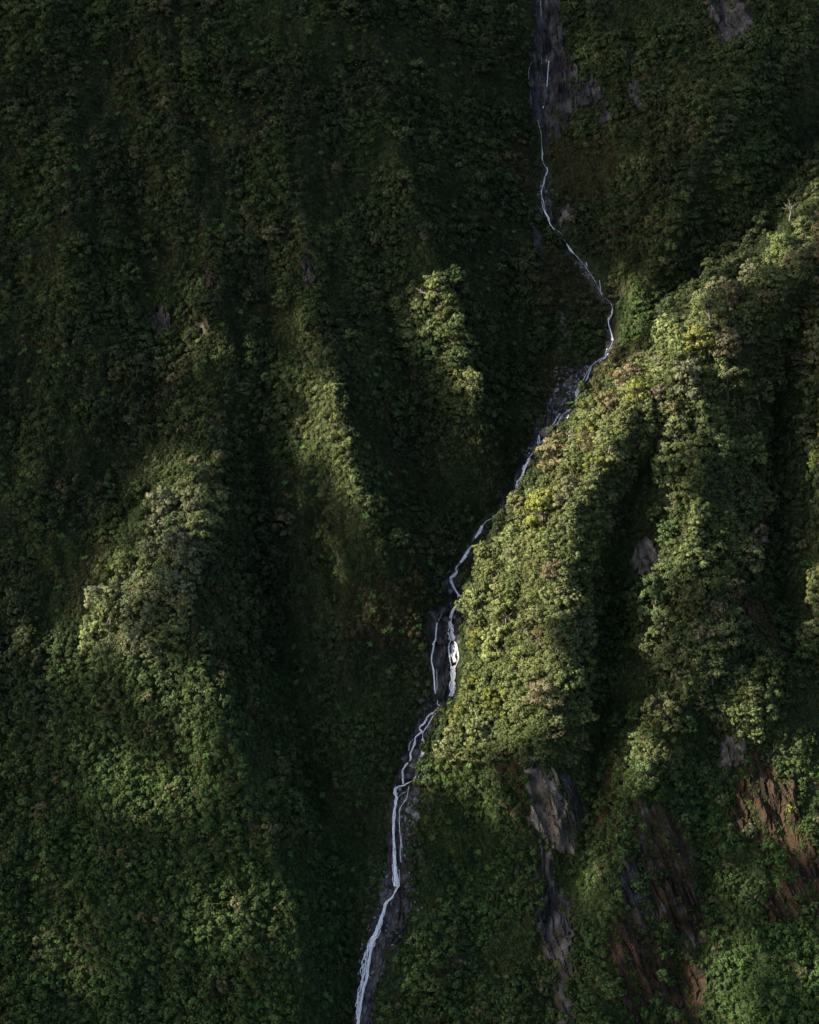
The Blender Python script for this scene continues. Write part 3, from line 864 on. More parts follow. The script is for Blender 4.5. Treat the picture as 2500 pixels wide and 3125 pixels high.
k_ = on_rock(tu, tv) > .9
tu, tv, tz, ts = tu[k_], tv[k_], tz[k_], ts[k_]
px_, py_ = project(spos(tu, tv) + np.array([0, 0, 7.0]))
big = np.zeros(len(tu), bool); big[np.argsort(-ts)[:292]] = True
smallT = (tu[~big], tv[~big], ts[~big])
tu_all, tv_all, ts_all = tu, tv, ts
tu, tv, tz, ts, px_, py_ = tu[big], tv[big], tz[big], ts[big], px_[big], py_[big]
print('big trees', len(tu), {z: int((tz == z).sum()) for z in set(tz)})

SIZE_W = lambda s: 'small' if s < 3.8 else ('large' if s > 5.2 else 'mid-sized')
ANCHOR = [(1480, 1790, 'on the spur edge above the twin falls'), (1480, 1980, 'beside the twin falls'), (1440, 2160, 'just below the twin falls'), (1390, 2290, 'beside the braided cascade'),
          (1570, 1600, 'on the spur edge by the white run'), (1690, 1430, 'on the spur edge below the big boulder'), (1830, 1250, 'on the spur edge above the big boulder'), (1960, 1080, 'on the skyline above the boulder chute'),
          (2110, 960, 'where the brown skyline crowns begin'), (2290, 850, 'along the brown upper skyline'), (2450, 740, 'near the top of the skyline'), (2050, 1200, 'inside the upper spur behind the skyline'),
          (2200, 1120, 'high on the second crest'), (2350, 1000, 'above the dark ravine head'), (2140, 1400, 'on the second crest above the square rock'), (2260, 1380, 'on the shaded side of the second crest'),
          (1660, 1650, 'high on the sunlit flank'), (1800, 1500, 'near the shaded ravine top'), (1600, 1800, 'on the middle of the sunlit flank'), (1740, 1800, 'along the ravine side of the flank'),
          (1620, 2000, 'low on the sunlit flank'), (1740, 2050, 'low on the ravine side of the flank'), (1540, 2180, 'on the bulge above the rusty cliff'), (1660, 2230, 'on the brow above the grey slab'), (1760, 2260, 'right of the brow above the slab'),
          (2080, 1620, 'right above the square pinkish rock'), (2200, 1620, 'on the broad part of the second crest'), (2020, 1850, 'below the square pinkish rock'), (2150, 1850, 'midway on the lower second crest'), (2120, 2040, 'at the foot of the second crest'), (2240, 1980, 'by the dark brown gully wall'),
          (1960, 2330, 'on top of the green rib'), (2020, 2260, 'just above the green rib'), (2250, 2150, 'on the dome above the pale rock face'), (2330, 2180, 'on the right of that pale rock dome'),
          (2500, 1080, 'at the right edge below the skyline'), (2500, 1350, 'at the right edge above the ravine'), (2500, 1880, 'at the right edge of the lower ravine'),
          (600, 1500, 'at the tip of the left spur'), (600, 1650, 'on the upper left spur'), (500, 1780, 'on the broad part of the left spur'), (380, 1950, 'at the lower left of the left spur'), (540, 1930, 'on the lower left spur crest'),
          (1290, 960, 'at the top of the wooded far rib'), (1390, 1150, 'down the wooded far rib')]
AN = np.array([(a[0], a[1]) for a in ANCHOR], float)


def tree_colour(z, sx, sy, r):
    if z == 'left': return r.choice(['olive', 'greyg', 'pale', 'greyg', 'olive', 'mid'])
    if z == 'rib': return r.choice(['olive', 'pale', 'olive', 'mid'])
    if z in ('crest', 'edge') and sy < 1250: return r.choice(['brown', 'brown', 'pale', 'olive', 'olive', 'greyg'])
    if z == 'crest': return r.choice(['olive', 'brown', 'mid', 'olive', 'pale'])
    if z in ('greenrib', 'dome'): return r.choice(['mid', 'olive', 'olive', 'pale'])
    if z == 'edge2': return r.choice(['mid', 'olive', 'vivid'])
    if sx < 1640: return r.choice(['pale', 'pale', 'olive', 'pale', 'yellow', 'pale'])
    return r.choice(['olive', 'pale', 'pale', 'brown', 'olive', 'yellow'])


class Drift:
    def __init__(self, f, r): self.f = .5 + .75 * f + .12 * r.normal()
    def choice(self, l): return l[int(min(.999, max(0, self.f)) * len(l))]


CNAME = dict(dark='dark green', mid='deep green', olive='olive green', pale='pale olive', brown='brownish', yellow='yellow green', vivid='bright green', greyg='grey green')
ORD = ['topmost', 'second from top', 'third from top', 'fourth from top', 'fifth from top', 'sixth from top', 'seventh from top', 'eighth from top', 'ninth from top', 'tenth from top']
rr = np.random.default_rng(77)
order = np.argsort(py_)
recs = []
for i in order:
    z = str(tz[i]); c = str(tree_colour(z, px_[i], py_[i], Drift(fbm(np.array([tu[i] / 16.0]), np.array([tv[i] / 16.0]), 2, 19)[0], rr)))
    a = int(np.argmin((AN[:, 0] - px_[i]) ** 2 + (AN[:, 1] - py_[i]) ** 2))
    recs.append((i, z, c, SIZE_W(ts[i]), a))
count = {}
for q in recs: count[q[2:]] = count.get(q[2:], 0) + 1
seen = {}
GROUPN = dict(flank='forest trees on the sunlit right spur', crest='forest trees on the second crest', greenrib='trees on the green rib', dome='trees above the pale rock face', edge='trees at the right edge', edge2='trees at the right edge', left='trees on the left spur', rib='trees on the far rib')
for i, z, c, sz, a in recs:
    key = (c, sz, a); k = seen.get(key, 0); seen[key] = k + 1
    lab = f"{sz} {CNAME[c]} tree {ANCHOR[a][2]}"
    if count[key] > 1: lab = f"{sz} {CNAME[c]} tree, {ORD[min(k, 9)]}, {ANCHOR[a][2]}"
    crown, trunk, cr = TREES[int(rr.integers(len(TREES)))]
    sc = ts[i] * 1.24 / cr
    root = bpy.data.objects.new('tree', None); COL.objects.link(root); root.empty_display_size = 1
    root.location = spos(tu[i], tv[i]); root.rotation_euler = (rr.normal() * .06 + .1, rr.normal() * .07, rr.random() * 6.28)
    root.scale = (sc, sc, sc * (.85 + .35 * rr.random()))
    tag(root, lab, 'tree', GROUPN[z])
    t_ = add_obj('trunk', trunk, None, root)
    cr_ = add_obj('crown', crown, None, root)
    col = C[c] * (.75 + .5 * rr.random()) * (1 + .035 * rr.normal(size=3))
    cr_['tint'] = [float(x) for x in np.clip(col, .01, .4)]
    TREE_POS.append((tu[i], tv[i], ts[i]))

# ---- forest stuff: the rest of the trees, bushes, shrubs and ferns
area_u0, area_u1, area_v0, area_v1 = -265, 265, -330, 440
UPP = []
for k, n, r0, sd_i in (('upper', 1500, 4.2, 31),):
    p = ZUV[k]
    a, b_, _, s = big_candidates([k], r0, sd_i, n)
    UPP.append((a, b_, s))
a, b_, _, s = big_candidates(['flank', 'crest', 'greenrib', 'dome', 'edge', 'edge2', 'left', 'rib'], 2.9, 61, 5200)
dm = np.array([((a[i] - tu_all) ** 2 + (b_[i] - tv_all) ** 2 < (.75 * ts_all) ** 2).any() for i in range(len(a))])
UPP.append(smallT)
UPP.append((a[~dm], b_[~dm], s[~dm]))
# scattered canopy trees on the shaded walls
r3 = np.random.default_rng(33)
a = area_u0 + r3.random(2600) * (area_u1 - area_u0); b_ = area_v0 + r3.random(2600) * (area_v1 - area_v0)
dens = fbm(a / 45, b_ / 70, 3, 55)
sxx, syy = project(spos(a, b_))
lowleft = inpoly(sxx, syy, [(-200, 1900), (300, 1950), (700, 2050), (950, 3300), (-300, 3300)])
topdark = (syy < 1000) & (sxx < 1500)
keep = (((dens > .02) & topdark) | ((dens > .28) & (syy > 1000)) | (lowleft & (dens > -.35))) & (on_rock(a, b_) > .9) & (sdist(a, b_) > 14)
for z in ZUV: keep &= ~inpoly(a, b_, ZUV[z])
a, b_ = a[keep], b_[keep]
s = np.where(lowleft[keep], 2.35, 3.3) * (.55 + .9 * r3.random(len(a)) ** 1.3)
kp = poisson(a, b_, s * 2.0)
UPP.append((a[kp], b_[kp], s[kp]))
a = np.concatenate([q[0] for q in UPP]); b_ = np.concatenate([q[1] for q in UPP]); s = np.concatenate([q[2] for q in UPP])
k_ = on_rock(a, b_) > .9
a, b_, s = a[k_], b_[k_], s[k_]
pk = r3.integers(0, len(TREES), len(a))
sc = s * 1.24 / np.array([TREES[j][2] for j in pk])
scl = np.stack([sc, sc, sc * (.85 + .3 * r3.random(len(a)))], -1)
rot = np.stack([r3.normal(size=len(a)) * .07 + .1, r3.normal(size=len(a)) * .07, r3.random(len(a)) * 6.28], -1)
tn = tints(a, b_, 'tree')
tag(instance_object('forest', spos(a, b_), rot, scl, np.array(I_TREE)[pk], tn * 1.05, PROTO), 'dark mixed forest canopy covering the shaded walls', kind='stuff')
allT = np.array([(x, y, r_) for x, y, r_ in TREE_POS] + list(zip(a, b_, s)))

# bushes and shrubs
r4 = np.random.default_rng(44)
n = 420000
a = area_u0 + r4.random(n) * (area_u1 - area_u0); b_ = area_v0 + r4.random(n) * (area_v1 - area_v0)
cov = on_rock(a, b_)
c24, s24 = math.cos(R(-22)), math.sin(R(-22))
X = a * c24 - b_ * s24; Y = a * s24 + b_ * c24
strk = .5 + 1.1 * fbm(X / 3.2, Y / 26, 3, 66)
ok = (cov >= 1) | ((strk > 1 - cov * 1.5) & (r4.random(n) < .75) & (cov > .01))
ok &= ~(sdist(a, b_) < 4.5)
a, b_, cov = a[ok], b_[ok], cov[ok]
fa, fb = [], []
for p in [p_ for (p_, _c), k_ in zip(ROCKPOLY, FRINGE) if k_]:
    q = np.roll(p, -1, 0)
    for e0, e1 in zip(p, q):
        m_ = max(1, int(np.hypot(*(e1 - e0)) / .8))
        t_ = r4.random(m_)[:, None]
        f_ = e0 + (e1 - e0) * t_ + r4.normal(size=(m_, 2)) * 1.1
        fa.append(f_[:, 0]); fb.append(f_[:, 1])
fa = np.concatenate(fa); fb = np.concatenate(fb)
ok = sdist(fa, fb) > 6.5; fa, fb = fa[ok], fb[ok]
a = np.concatenate([fa, a]); b_ = np.concatenate([fb, b_]); cov = np.concatenate([np.ones(len(fa)), cov])
sxx, syy = project(spos(a, b_))
patch = fbm(a / 30, b_ / 45, 3, 12)
tall = np.clip(.5 + 1.9 * patch, 0, 1)
smooth = inpoly(sxx, syy, [(930, 1080), (1300, 1600), (1340, 1900), (1250, 2250), (1200, 2500), (1100, 3200), (760, 3200), (860, 2500), (800, 1900), (830, 1600), (900, 1150)])
lowleft = inpoly(sxx, syy, [(-200, 1900), (300, 1950), (700, 2050), (950, 3300), (-300, 3300)])
tall = np.where(smooth, tall * .35, tall); tall = np.where(lowleft, .45 + .55 * tall, tall); tall = np.where(cov < 1, .1, tall)
litter = np.zeros(len(a), bool)
for p in (TINTZ[2][0], TINTZ[3][0], TINTZ[4][0], TINTZ[5][0], TINTZ[6][0]): litter |= inpoly(a, b_, p)
tall = np.where(litter, tall * .15, tall)
isbush = r4.random(len(a)) < tall * .8
rad = np.where(isbush, 1.9 * (.5 + 1.0 * r4.random(len(a))), 1.0 * (.6 + .8 * r4.random(len(a))))
rad = rad * (.72 + .6 * tall)
rad = np.where(cov < 1, .8 * (.6 + .7 * r4.random(len(a))), rad)
o_ = np.argsort(~isbush, kind='stable'); a, b_, rad, isbush, cov, litter, lowleft = a[o_], b_[o_], rad[o_], isbush[o_], cov[o_], litter[o_], lowleft[o_]
kp = poisson(a, b_, np.where(isbush, rad * 1.3, rad * .95))
a, b_, rad, isbush, cov, litter = a[kp], b_[kp], rad[kp], isbush[kp], cov[kp], litter[kp]
lowleft = lowleft[kp]
inz = np.zeros(len(a), bool)
for zn in ZUV: inz |= inpoly(a, b_, ZUV[zn])
fern = (r4.random(len(a)) < np.where(lowleft, .035, .008)) & (cov >= 1) & ~litter & ~inz
pick = np.where(isbush, np.array(I_MID)[r4.integers(0, 6, len(a))], np.array(I_SHR)[r4.integers(0, 6, len(a))])
pick = np.where(fern, np.array(I_FRN)[r4.integers(0, 3, len(a))], pick)
sc = np.where(isbush, rad / 2.5, rad / 1.25)
sc = np.where(fern, 1.0 + .4 * r4.random(len(a)), sc)
scl = np.stack([sc, sc, sc * (.8 + .5 * r4.random(len(a)))], -1)
nrm = snormal(a, b_)
rot = tilt(nrm, np.where(isbush, .35, .65)[:, None], r4.random(len(a)) * 6.28)
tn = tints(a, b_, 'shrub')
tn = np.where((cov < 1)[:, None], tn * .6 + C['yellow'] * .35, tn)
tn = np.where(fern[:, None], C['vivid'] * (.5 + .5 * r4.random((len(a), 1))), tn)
print('shrubs', len(a), 'ferns', int(fern.sum()))
tag(instance_object('undergrowth', spos(a, b_, -.15), rot, scl, pick, tn, PROTO), 'dense shrubs and ferns covering the slope between the trees', kind='stuff')

# ------------------------------------------------------------------ tree ferns that stand out on the lower left slope
FR_V, FR_F = frond_mesh(2.1, .34, 0)
FR = mesh_np('frond', FR_V, FR_F); attr(FR, 'leaf', 'FLOAT', 'POINT', np.full(len(FR_V), .75)); FR.materials.append(M_LEAF)
tv_, tf_ = tube([(0, 0, -1), (.1, .05, 1.6), (.05, .1, 3.4)], [.2, .16, .14], 6)
FT = mesh_np('trunk', tv_, tf_); FT.materials.append(M_BARK)
FERNS = [(572, 2265, 'brightest tree fern near the top of the lower left slope'), (471, 2500, 'tree fern at the centre left of the lower left slope'), (498, 2523, 'tree fern just right of another on the lower left slope'), (420, 2575, 'bright tree fern left of the slope middle'), (400, 2600, 'tree fern beneath a bright one left of the slope middle'),
         (316, 2562, 'tree fern at the left of the lower slope'), (395, 2640, 'lower tree fern of a short column at left'), (406, 2645, 'tree fern touching the lowest of the short column'), (602, 2607, 'tree fern in the middle of the lower slope'), (688, 2611, 'tree fern right of the slope middle'),
         (665, 2585, 'small tree fern among grey bushes right of centre'), (555, 2470, 'tree fern in the upper middle of the lower slope'), (560, 2385, 'tree fern among pale bushes below the left crowns'), (494, 2670, 'tree fern below the slope middle'), (390, 2788, 'tree fern low on the left slope'), (570, 2870, 'tree fern near the bottom of the left slope'),
         (320, 2540, 'leftmost high tree fern of the lower slope'), (340, 3030, 'yellow green tree fern at the very bottom left'), (240, 2230, 'tree fern high on the far left slope'), (652, 2770, 'tree fern above the dark bottom of the slope'), (810, 2520, 'tree fern near the shaded edge of the left spur'), (740, 2240, 'tree fern right of the left spur top')]
rr = np.random.default_rng(5)
for sx, sy, lab in FERNS:
    u, v, h = at(sx, sy + 22)
    root = bpy.data.objects.new('tree_fern', None); COL.objects.link(root)
    root.location = spos(u, v)[0] ; s = .7 + .4 * rr.random(); root.scale = (s, s, s * 1.2)
    root.rotation_euler = (.35, rr.normal() * .1, rr.random() * 6)
    tag(root, lab, 'tree fern', 'tree ferns on the lower left slope')
    add_obj('trunk', FT, None, root)
    c = (C['yellow'] * .5 + C['vivid'] * .7) * (.65 + .5 * rr.random())
    for k in range(11):
        f = add_obj('frond', FR, None, root)
        f.location = (.05, .1, 3.35); f.rotation_euler = (rr.normal() * .12, -.3 + rr.normal() * .12, k * 2 * math.pi / 11 + rr.normal() * .1)
        f['tint'] = [float(x) for x in c * (.9 + .3 * rr.random())]

CLIFFBUSH = [(2160, 2385, 3.2, 'olive', 'small round bush left of the pale rock face'), (2125, 2400, 2.4, 'mid', 'smaller dark bush beside a round one left of the pale rock face'), (2205, 2455, 4.2, 'olive', 'olive bush on the ledge between the two rusty cliffs'), (2165, 2520, 3.4, 'vivid', 'bright green bush below the olive ledge bush'), (2285, 2545, 3.8, 'greyg', 'grey green bush on the wide rust brown slope'),
             (2380, 2640, 4.6, 'vivid', 'leafy green bush hanging low on the wide rust slope'), (2350, 2590, 3.0, 'vivid', 'bush just above the leafy one low on the rust slope'), (2300, 2745, 4.2, 'mid', 'deep green bush beside the dark hollow'), (2360, 2345, 3.4, 'olive', 'bush at the top edge of the wide rust slope'), (2040, 2740, 2.6, 'olive', 'lone bush in the middle of the ribbed brown cliff'), (1960, 2530, 2.2, 'yellow', 'yellowish bush high on the ribbed cliff'), (2420, 2480, 2.6, 'yellow', 'small yellowish bush on the right of the rust slope'), (2150, 2860, 3.6, 'olive', 'bush at the foot of the ribbed brown cliff')]
rr = np.random.default_rng(21)
for k, (sx, sy, rad_, c, lab) in enumerate(CLIFFBUSH):
    u, v, h = at(sx, sy)
    root = bpy.data.objects.new('bush', None); COL.objects.link(root)
    root.location = spos(u, v, .5)[0] - np.array([0, 0, .5 * rad_]); root.rotation_euler = (.25, rr.normal() * .1, rr.random() * 6)
    s_ = rad_ / 2.9; root.scale = (s_, s_, s_ * 1.15)
    tag(root, lab, 'bush', 'bushes on the rusty cliffs')
    me_ = bpy.data.objects.get('p%03d_bush' % I_MID[k % 6]).data
    f_ = add_obj('foliage', me_, None, root); f_['tint'] = [float(x) for x in C[c] * (.85 + .3 * rr.random())]
    tv3, tf3 = tube([(0, 0, -1.5), (.15, 0, .4), (0, .1, 1.6)], [.18, .14, .08], 5)
    st_ = mesh_np('stem', tv3, tf3); st_.materials.append(M_BARK); add_obj('stem', st_, None, root)

# ------------------------------------------------------------------ bare and dead trees
def bare_tree(seed, H):
    r = np.random.default_rng(seed); tubes = []
    def grow(p, d, L, rad, lev):
        n_ = 4; pts = [p]
        for i in range(n_):
            d = d + r.normal(size=3) * .22; d /= np.linalg.norm(d)
            pts.append(pts[-1] + d * L / n_)
        tubes.append(tube(pts, np.linspace(rad, rad * .45, n_ + 1), 5))
        if lev < 3:
            for k in range(3 if lev else 4):
                q = pts[2 + (k % 3)]
                dd = d + r.normal(size=3) * .75; dd[2] = abs(dd[2]) * .6 + .1; dd /= np.linalg.norm(dd)
                grow(q, dd, L * .62, rad * .5, lev + 1)
    grow(np.array([0, 0, -1.0]), np.array([0, 0, 1.0]), H * .62, H * .034, 0)
    trunk = mesh_np('trunk', *tubes[0]); trunk.materials.append(M_DEAD)
    br = mesh_np('branches', *join_tubes(tubes[1:])); br.materials.append(M_DEAD)
    return trunk, br


DEAD = [(2408, 690, 12, 'bare pale tree among brown crowns near the top of the skyline'), (2140, 945, 7, 'small bleached tree on the brown skyline'), (2150, 1055, 9, 'bleached forked tree below the brown skyline'), (2470, 1010, 9, 'bare tree at the right edge under the skyline'), (2488, 1180, 10, 'tall bare tree over the dark ravine at right'),
        (2279, 560, 12, 'bare pale tree on the shaded upper right spur'), (1435, 770, 9, 'lone bleached tree on the shaded far wall'), (2005, 1140, 8, 'dead twiggy tree on the spur skyline'), (2345, 2310, 8, 'bare tangled tree beside the orange slope'), (2310, 2760, 8, 'bleached bare tree below the rust brown slope'), (1735, 1370, 7, 'twiggy dead tree at the spur edge by the boulders'), (2050, 1480, 7, 'bleached snag on the second crest'), (1705, 2385, 6, 'dead stump with pale limbs on the grey slab rim'), (1320, 930, 9, 'pale limbed bare tree at the top of the far rib')]
for i, (sx, sy, H, lab) in enumerate(DEAD):
    u, v, h = at(sx, sy)
    t_m, b_m = bare_tree(900 + i, H)
    root = bpy.data.objects.new('dead_tree', None); COL.objects.link(root)
    root.location = spos(u, v)[0] + (np.array([0, -1.5, 4.0]) if i in (0, 1, 2, 7, 10, 11, 13) else 0)
    tag(root, lab, 'dead tree', 'bleached dead trees')
    add_obj('trunk', t_m, None, root); add_obj('branches', b_m, None, root)

# ------------------------------------------------------------------ boulders and rubble
def ico(sub):
    bpy_me = bpy.data.meshes.new('tmp')
    import bmesh
    bm = bmesh.new(); bmesh.ops.create_icosphere(bm, subdivisions=sub, radius=1.0)
    v = np.array([x.co[:] for x in bm.verts]); f = np.array([[x.index for x in q.verts] for q in bm.faces]); bm.free()
    bpy.data.meshes.remove(bpy_me)
    return v, f


IV3, IF3 = ico(3)
IV2, IF2 = ico(2)


def boulder_mesh(seed, mat, sub=3):
    r = np.random.default_rng(seed)
    v = (IV3 if sub == 3 else IV2).copy(); f = IF3 if sub == 3 else IF2
    v *= np.array([1, .85, .75]) * (1 + .15 * r.normal(size=3))
    for k in range(11):
        n = r.normal(size=3); n /= np.linalg.norm(n); d = .52 + .3 * r.random()
        s = v @ n - d
        v -= np.clip(s, 0, None)[:, None] * n
    v += .02 * r.normal(size=v.shape)
    me = mesh_np('boulder', v, f, smooth=False); me.materials.append(mat)
    return me


BM = [boulder_mesh(50 + i, M_BOULDER) for i in range(6)] + [boulder_mesh(60 + i, M_WET) for i in range(6)]
BOULD = [  # photograph position, width in photograph pixels, mesh, label
    (1672, 1328, 46, 0, 'biggest boulder of the chute, broad and flat topped'), (1711, 1282, 28, 1, 'grey boulder between two arms of the stream'), (1666, 1356, 20, 2, 'flat slab wedged under the biggest boulder'), (1640, 1374, 18, 3, 'rounded pale boulder below the small fan fall'), (1650, 1392, 20, 4, 'upright pale block under the fan fall'), (1660, 1384, 12, 5, 'small block behind the upright pale one'),
    (1767, 1173, 14, 1, 'upright boulder just left of the stream above the chute'), (1751, 1200, 14, 2, 'second boulder left of the stream in the chute'), (1700, 1194, 20, 3, 'long pale boulder at the left edge of the chute'), (1731, 1203, 13, 4, 'squat boulder in the middle of the chute'), (1745, 1135, 24, 7, 'dark boulder slab at the head of the chute'), (1765, 1140, 16, 8, 'dark boulder beside the slab at the chute head'),
    (1722, 1225, 11, 0, 'small stone in the chute below the squat boulder'), (1715, 1238, 10, 5, 'lowest small stone left in the chute'), (1690, 1260, 11, 2, 'brownish stone at the lower left of the chute'), (1740, 1185, 11, 1, 'stone in the chute above the squat boulder'), (1868, 1066, 16, 4, 'pale boulder at the foot of the thin fall'), (1842, 1112, 16, 3, 'brownish boulder beside the small white step'),
    (1865, 925, 24, 8, 'dark capstone above the thin fall'), (1778, 818, 9, 0, 'flat stone in the shaded stone strip'), (1790, 835, 10, 3, 'lower flat stone in the shaded stone strip'), (1765, 805, 9, 5, 'upper flat stone in the shaded stone strip'), (1667, 587, 12, 4, 'flat stone beside the upper stream'), (1652, 570, 12, 2, 'pale stone where the upper stream bends'), (1646, 595, 9, 1, 'small stone left of the upper stream bend'), (1700, 595, 8, 0, 'pale chip in the upper stone fan'),
    (1375, 1808, 20, 3, 'pale triangular block inside the white bend'), (1392, 1790, 20, 9, 'dark block in the white bend'), (1352, 1868, 36, 10, 'black ledge block at the left of the twin falls'), (1362, 1895, 36, 7, 'dark boulder between the twin falls'), (1404, 1900, 26, 8, 'dark boulder right of the main twin fall'), (1345, 1960, 30, 11, 'black rock between the twin falls lower down'),
    (1308, 2118, 18, 2, 'pale block under the left twin fall'), (1290, 2140, 26, 9, 'dark slanted block below the left twin fall'), (1300, 2165, 24, 7, 'dark block above the braided cascade'), (1345, 2190, 22, 10, 'dark block inside the braid top'), (1320, 2205, 16, 6, 'small dark block in the braid'), (1298, 2250, 22, 8, 'dark block between the braid arms'), (1273, 2300, 28, 11, 'black boulder between the lower braid arms'), (1237, 2318, 26, 9, 'grey boulder left of the braid foot'),
    (1260, 2343, 22, 4, 'pale boulder between the braid arms at their foot'), (1285, 2336, 22, 3, 'pale boulder at the right braid foot'), (1298, 2336, 14, 0, 'small round stone by the right braid foot'), (1222, 2375, 20, 9, 'grey boulder beside the step fall'), (1250, 2372, 26, 7, 'black boulder right of the step fall'), (1221, 2411, 18, 3, 'flat pale slab at the lip of the long fall'), (1217, 2425, 16, 8, 'dark stone under the flat lip slab'),
    (1270, 2445, 22, 3, 'pale broken block right of the long fall'), (1250, 2475, 26, 1, 'grey broken block right of the thin side stream'), (1275, 2490, 26, 0, 'big pale broken block at the rock edge'), (1240, 2505, 18, 4, 'brown block beneath the broken pale ones'), (1262, 2520, 20, 2, 'cracked grey block low on the broken rock'), (1182, 2705, 16, 10, 'tilted slab left of the long fall foot'), (1240, 2665, 18, 9, 'grey slab right of the long fall foot'), (1264, 2720, 24, 8, 'dark block right of the fall kink'), (1165, 2780, 18, 7, 'dark block left of the slanting fall'), (1190, 2860, 30, 11, 'dark overhang block right of the slanting fall')]
rr = np.random.default_rng(15)
for sx, sy, wpx, mi, lab in BOULD:
    u, v, h = at(sx, sy)
    o_ = add_obj('boulder', BM[mi])
    s = wpx * MPP * .58
    o_.location = spos(u, v, .4 + .25 * s)[0]; o_.scale = (s, s * (.8 + .3 * rr.random()), s * (.75 + .3 * rr.random()))
    o_.rotation_euler = (rr.normal() * .3, rr.normal() * .3, rr.random() * 6.28)
    tag(o_, lab, 'boulder', 'boulders in the stream bed')

RC = bpy.data.collections.new('stone_prototypes')
for i in range(5):
    o_ = bpy.data.objects.new('s%d' % i, boulder_mesh(80 + i, M_BOULDER if i < 2 else M_WET, 2)); RC.objects.link(o_)
rub = []
def rubble(poly, n, s0):
    p = poly_uv(poly); lo = p.min(0); hi = p.max(0)
    a = lo[0] + rr.random(n) * (hi[0] - lo[0]); b_ = lo[1] + rr.random(n) * (hi[1] - lo[1]); i = inpoly(a, b_, p)
    rub.append(np.stack([a[i], b_[i], s0 * (.4 + rr.random(int(i.sum())) ** 2 * 1.4)], -1))
rubble([(1690, 1120), (1800, 1110), (1790, 1180), (1750, 1260), (1700, 1280), (1660, 1270), (1690, 1180)], 900, .75)
rubble([(1650, 1260), (1740, 1250), (1690, 1350), (1620, 1420), (1600, 1400)], 300, .7)
rubble([(1740, 785), (1790, 805), (1830, 860), (1800, 860), (1750, 810)], 250, .55)
rubble([(1640, 560), (1720, 590), (1720, 605), (1640, 610)], 160, .5)
rubble([(1620, 530), (1660, 480), (1670, 560), (1640, 570)], 100, .5)
rubble([(1640, 780), (1700, 820), (1690, 900), (1640, 860)], 120, .35)
rubble([(1210, 2420), (1290, 2420), (1285, 2620), (1230, 2600)], 500, .7)
rubble([(1290, 2100), (1370, 2140), (1320, 2220), (1270, 2380), (1220, 2390), (1250, 2270)], 420, .7)
rubble([(1320, 1750), (1400, 1740), (1420, 1900), (1330, 1900)], 260, .7)
rubble([(1130, 2600), (1290, 2600), (1290, 3000), (1090, 3000)], 900, .6)
rb = np.concatenate(rub)
tag(instance_object('rubble', spos(rb[:, 0], rb[:, 1], .4), rr.random((len(rb), 3)) * 6, np.stack([rb[:, 2], rb[:, 2] * (.6 + .5 * rr.random(len(rb))), rb[:, 2] * (.5 + .4 * rr.random(len(rb)))], -1), rr.integers(0, 5, len(rb)), np.ones((len(rb), 3)) * .1, RC), 'broken stones lying in the stream bed', kind='stuff')

# ------------------------------------------------------------------ falling water
M_WATER, t, o = new_mat('white_water')
uv = N(t, 'ShaderNodeUVMap', uv_map='flow')
mp = N(t, 'ShaderNodeMapping'); mp.inputs['Scale'].default_value = (1.6, .16, 1)
nz = N(t, 'ShaderNodeTexNoise'); nz.inputs['Scale'].default_value = 1.0; nz.inputs['Detail'].default_value = 5; nz.inputs['Roughness'].default_value = .75
t.links.new(uv.outputs[0], mp.inputs[0]); t.links.new(mp.outputs[0], nz.inputs[0])
op = N(t, 'ShaderNodeAttribute', attribute_type='GEOMETRY', attribute_name='dense')
ad = N(t, 'ShaderNodeMath', operation='ADD'); t.links.new(nz.outputs[0], ad.inputs[0]); t.links.new(op.outputs['Fac'], ad.inputs[1])
mr = N(t, 'ShaderNodeMapRange'); mr.inputs[1].default_value = .72; mr.inputs[2].default_value = 1.16; mr.inputs[4].default_value = .92
t.links.new(ad.outputs[0], mr.inputs[0])
df = N(t, 'ShaderNodeBsdfPrincipled'); df.inputs[0].default_value = (.70, .705, .73, 1); df.inputs['Roughness'].default_value = .5
tr = N(t, 'ShaderNodeBsdfTransparent'); mx = N(t, 'ShaderNodeMixShader')
t.links.new(mr.outputs[0], mx.inputs[0]); t.links.new(tr.outputs[0], mx.inputs[1]); t.links.new(df.outputs[0], mx.inputs[2])
bp = N(t, 'ShaderNodeBump'); bp.inputs['Strength'].default_value = .3; bp.inputs['Distance'].default_value = .3
t.links.new(nz.outputs[0], bp.inputs['Height']); t.links.new(bp.outputs[0], df.inputs['Normal'])
t.links.new(mx.outputs[0], o.inputs[0])

WR = np.random.default_rng(99)


def catmull(p, n=6):
    p = np.array(p, float); q = np.vstack([2 * p[0] - p[1], p, 2 * p[-1] - p[-2]]); out = []
    for i in range(1, len(q) - 2):
        for k in range(n):
            t_ = k / n
            out.append(.5 * (2 * q[i] + (q[i + 1] - q[i - 1]) * t_ + (2 * q[i - 1] - 5 * q[i] + 4 * q[i + 1] - q[i + 2]) * t_ ** 2 + (-q[i - 1] + 3 * q[i] - 3 * q[i + 1] + q[i + 2]) * t_ ** 3))
    out.append(p[-1])
    return np.array(out)


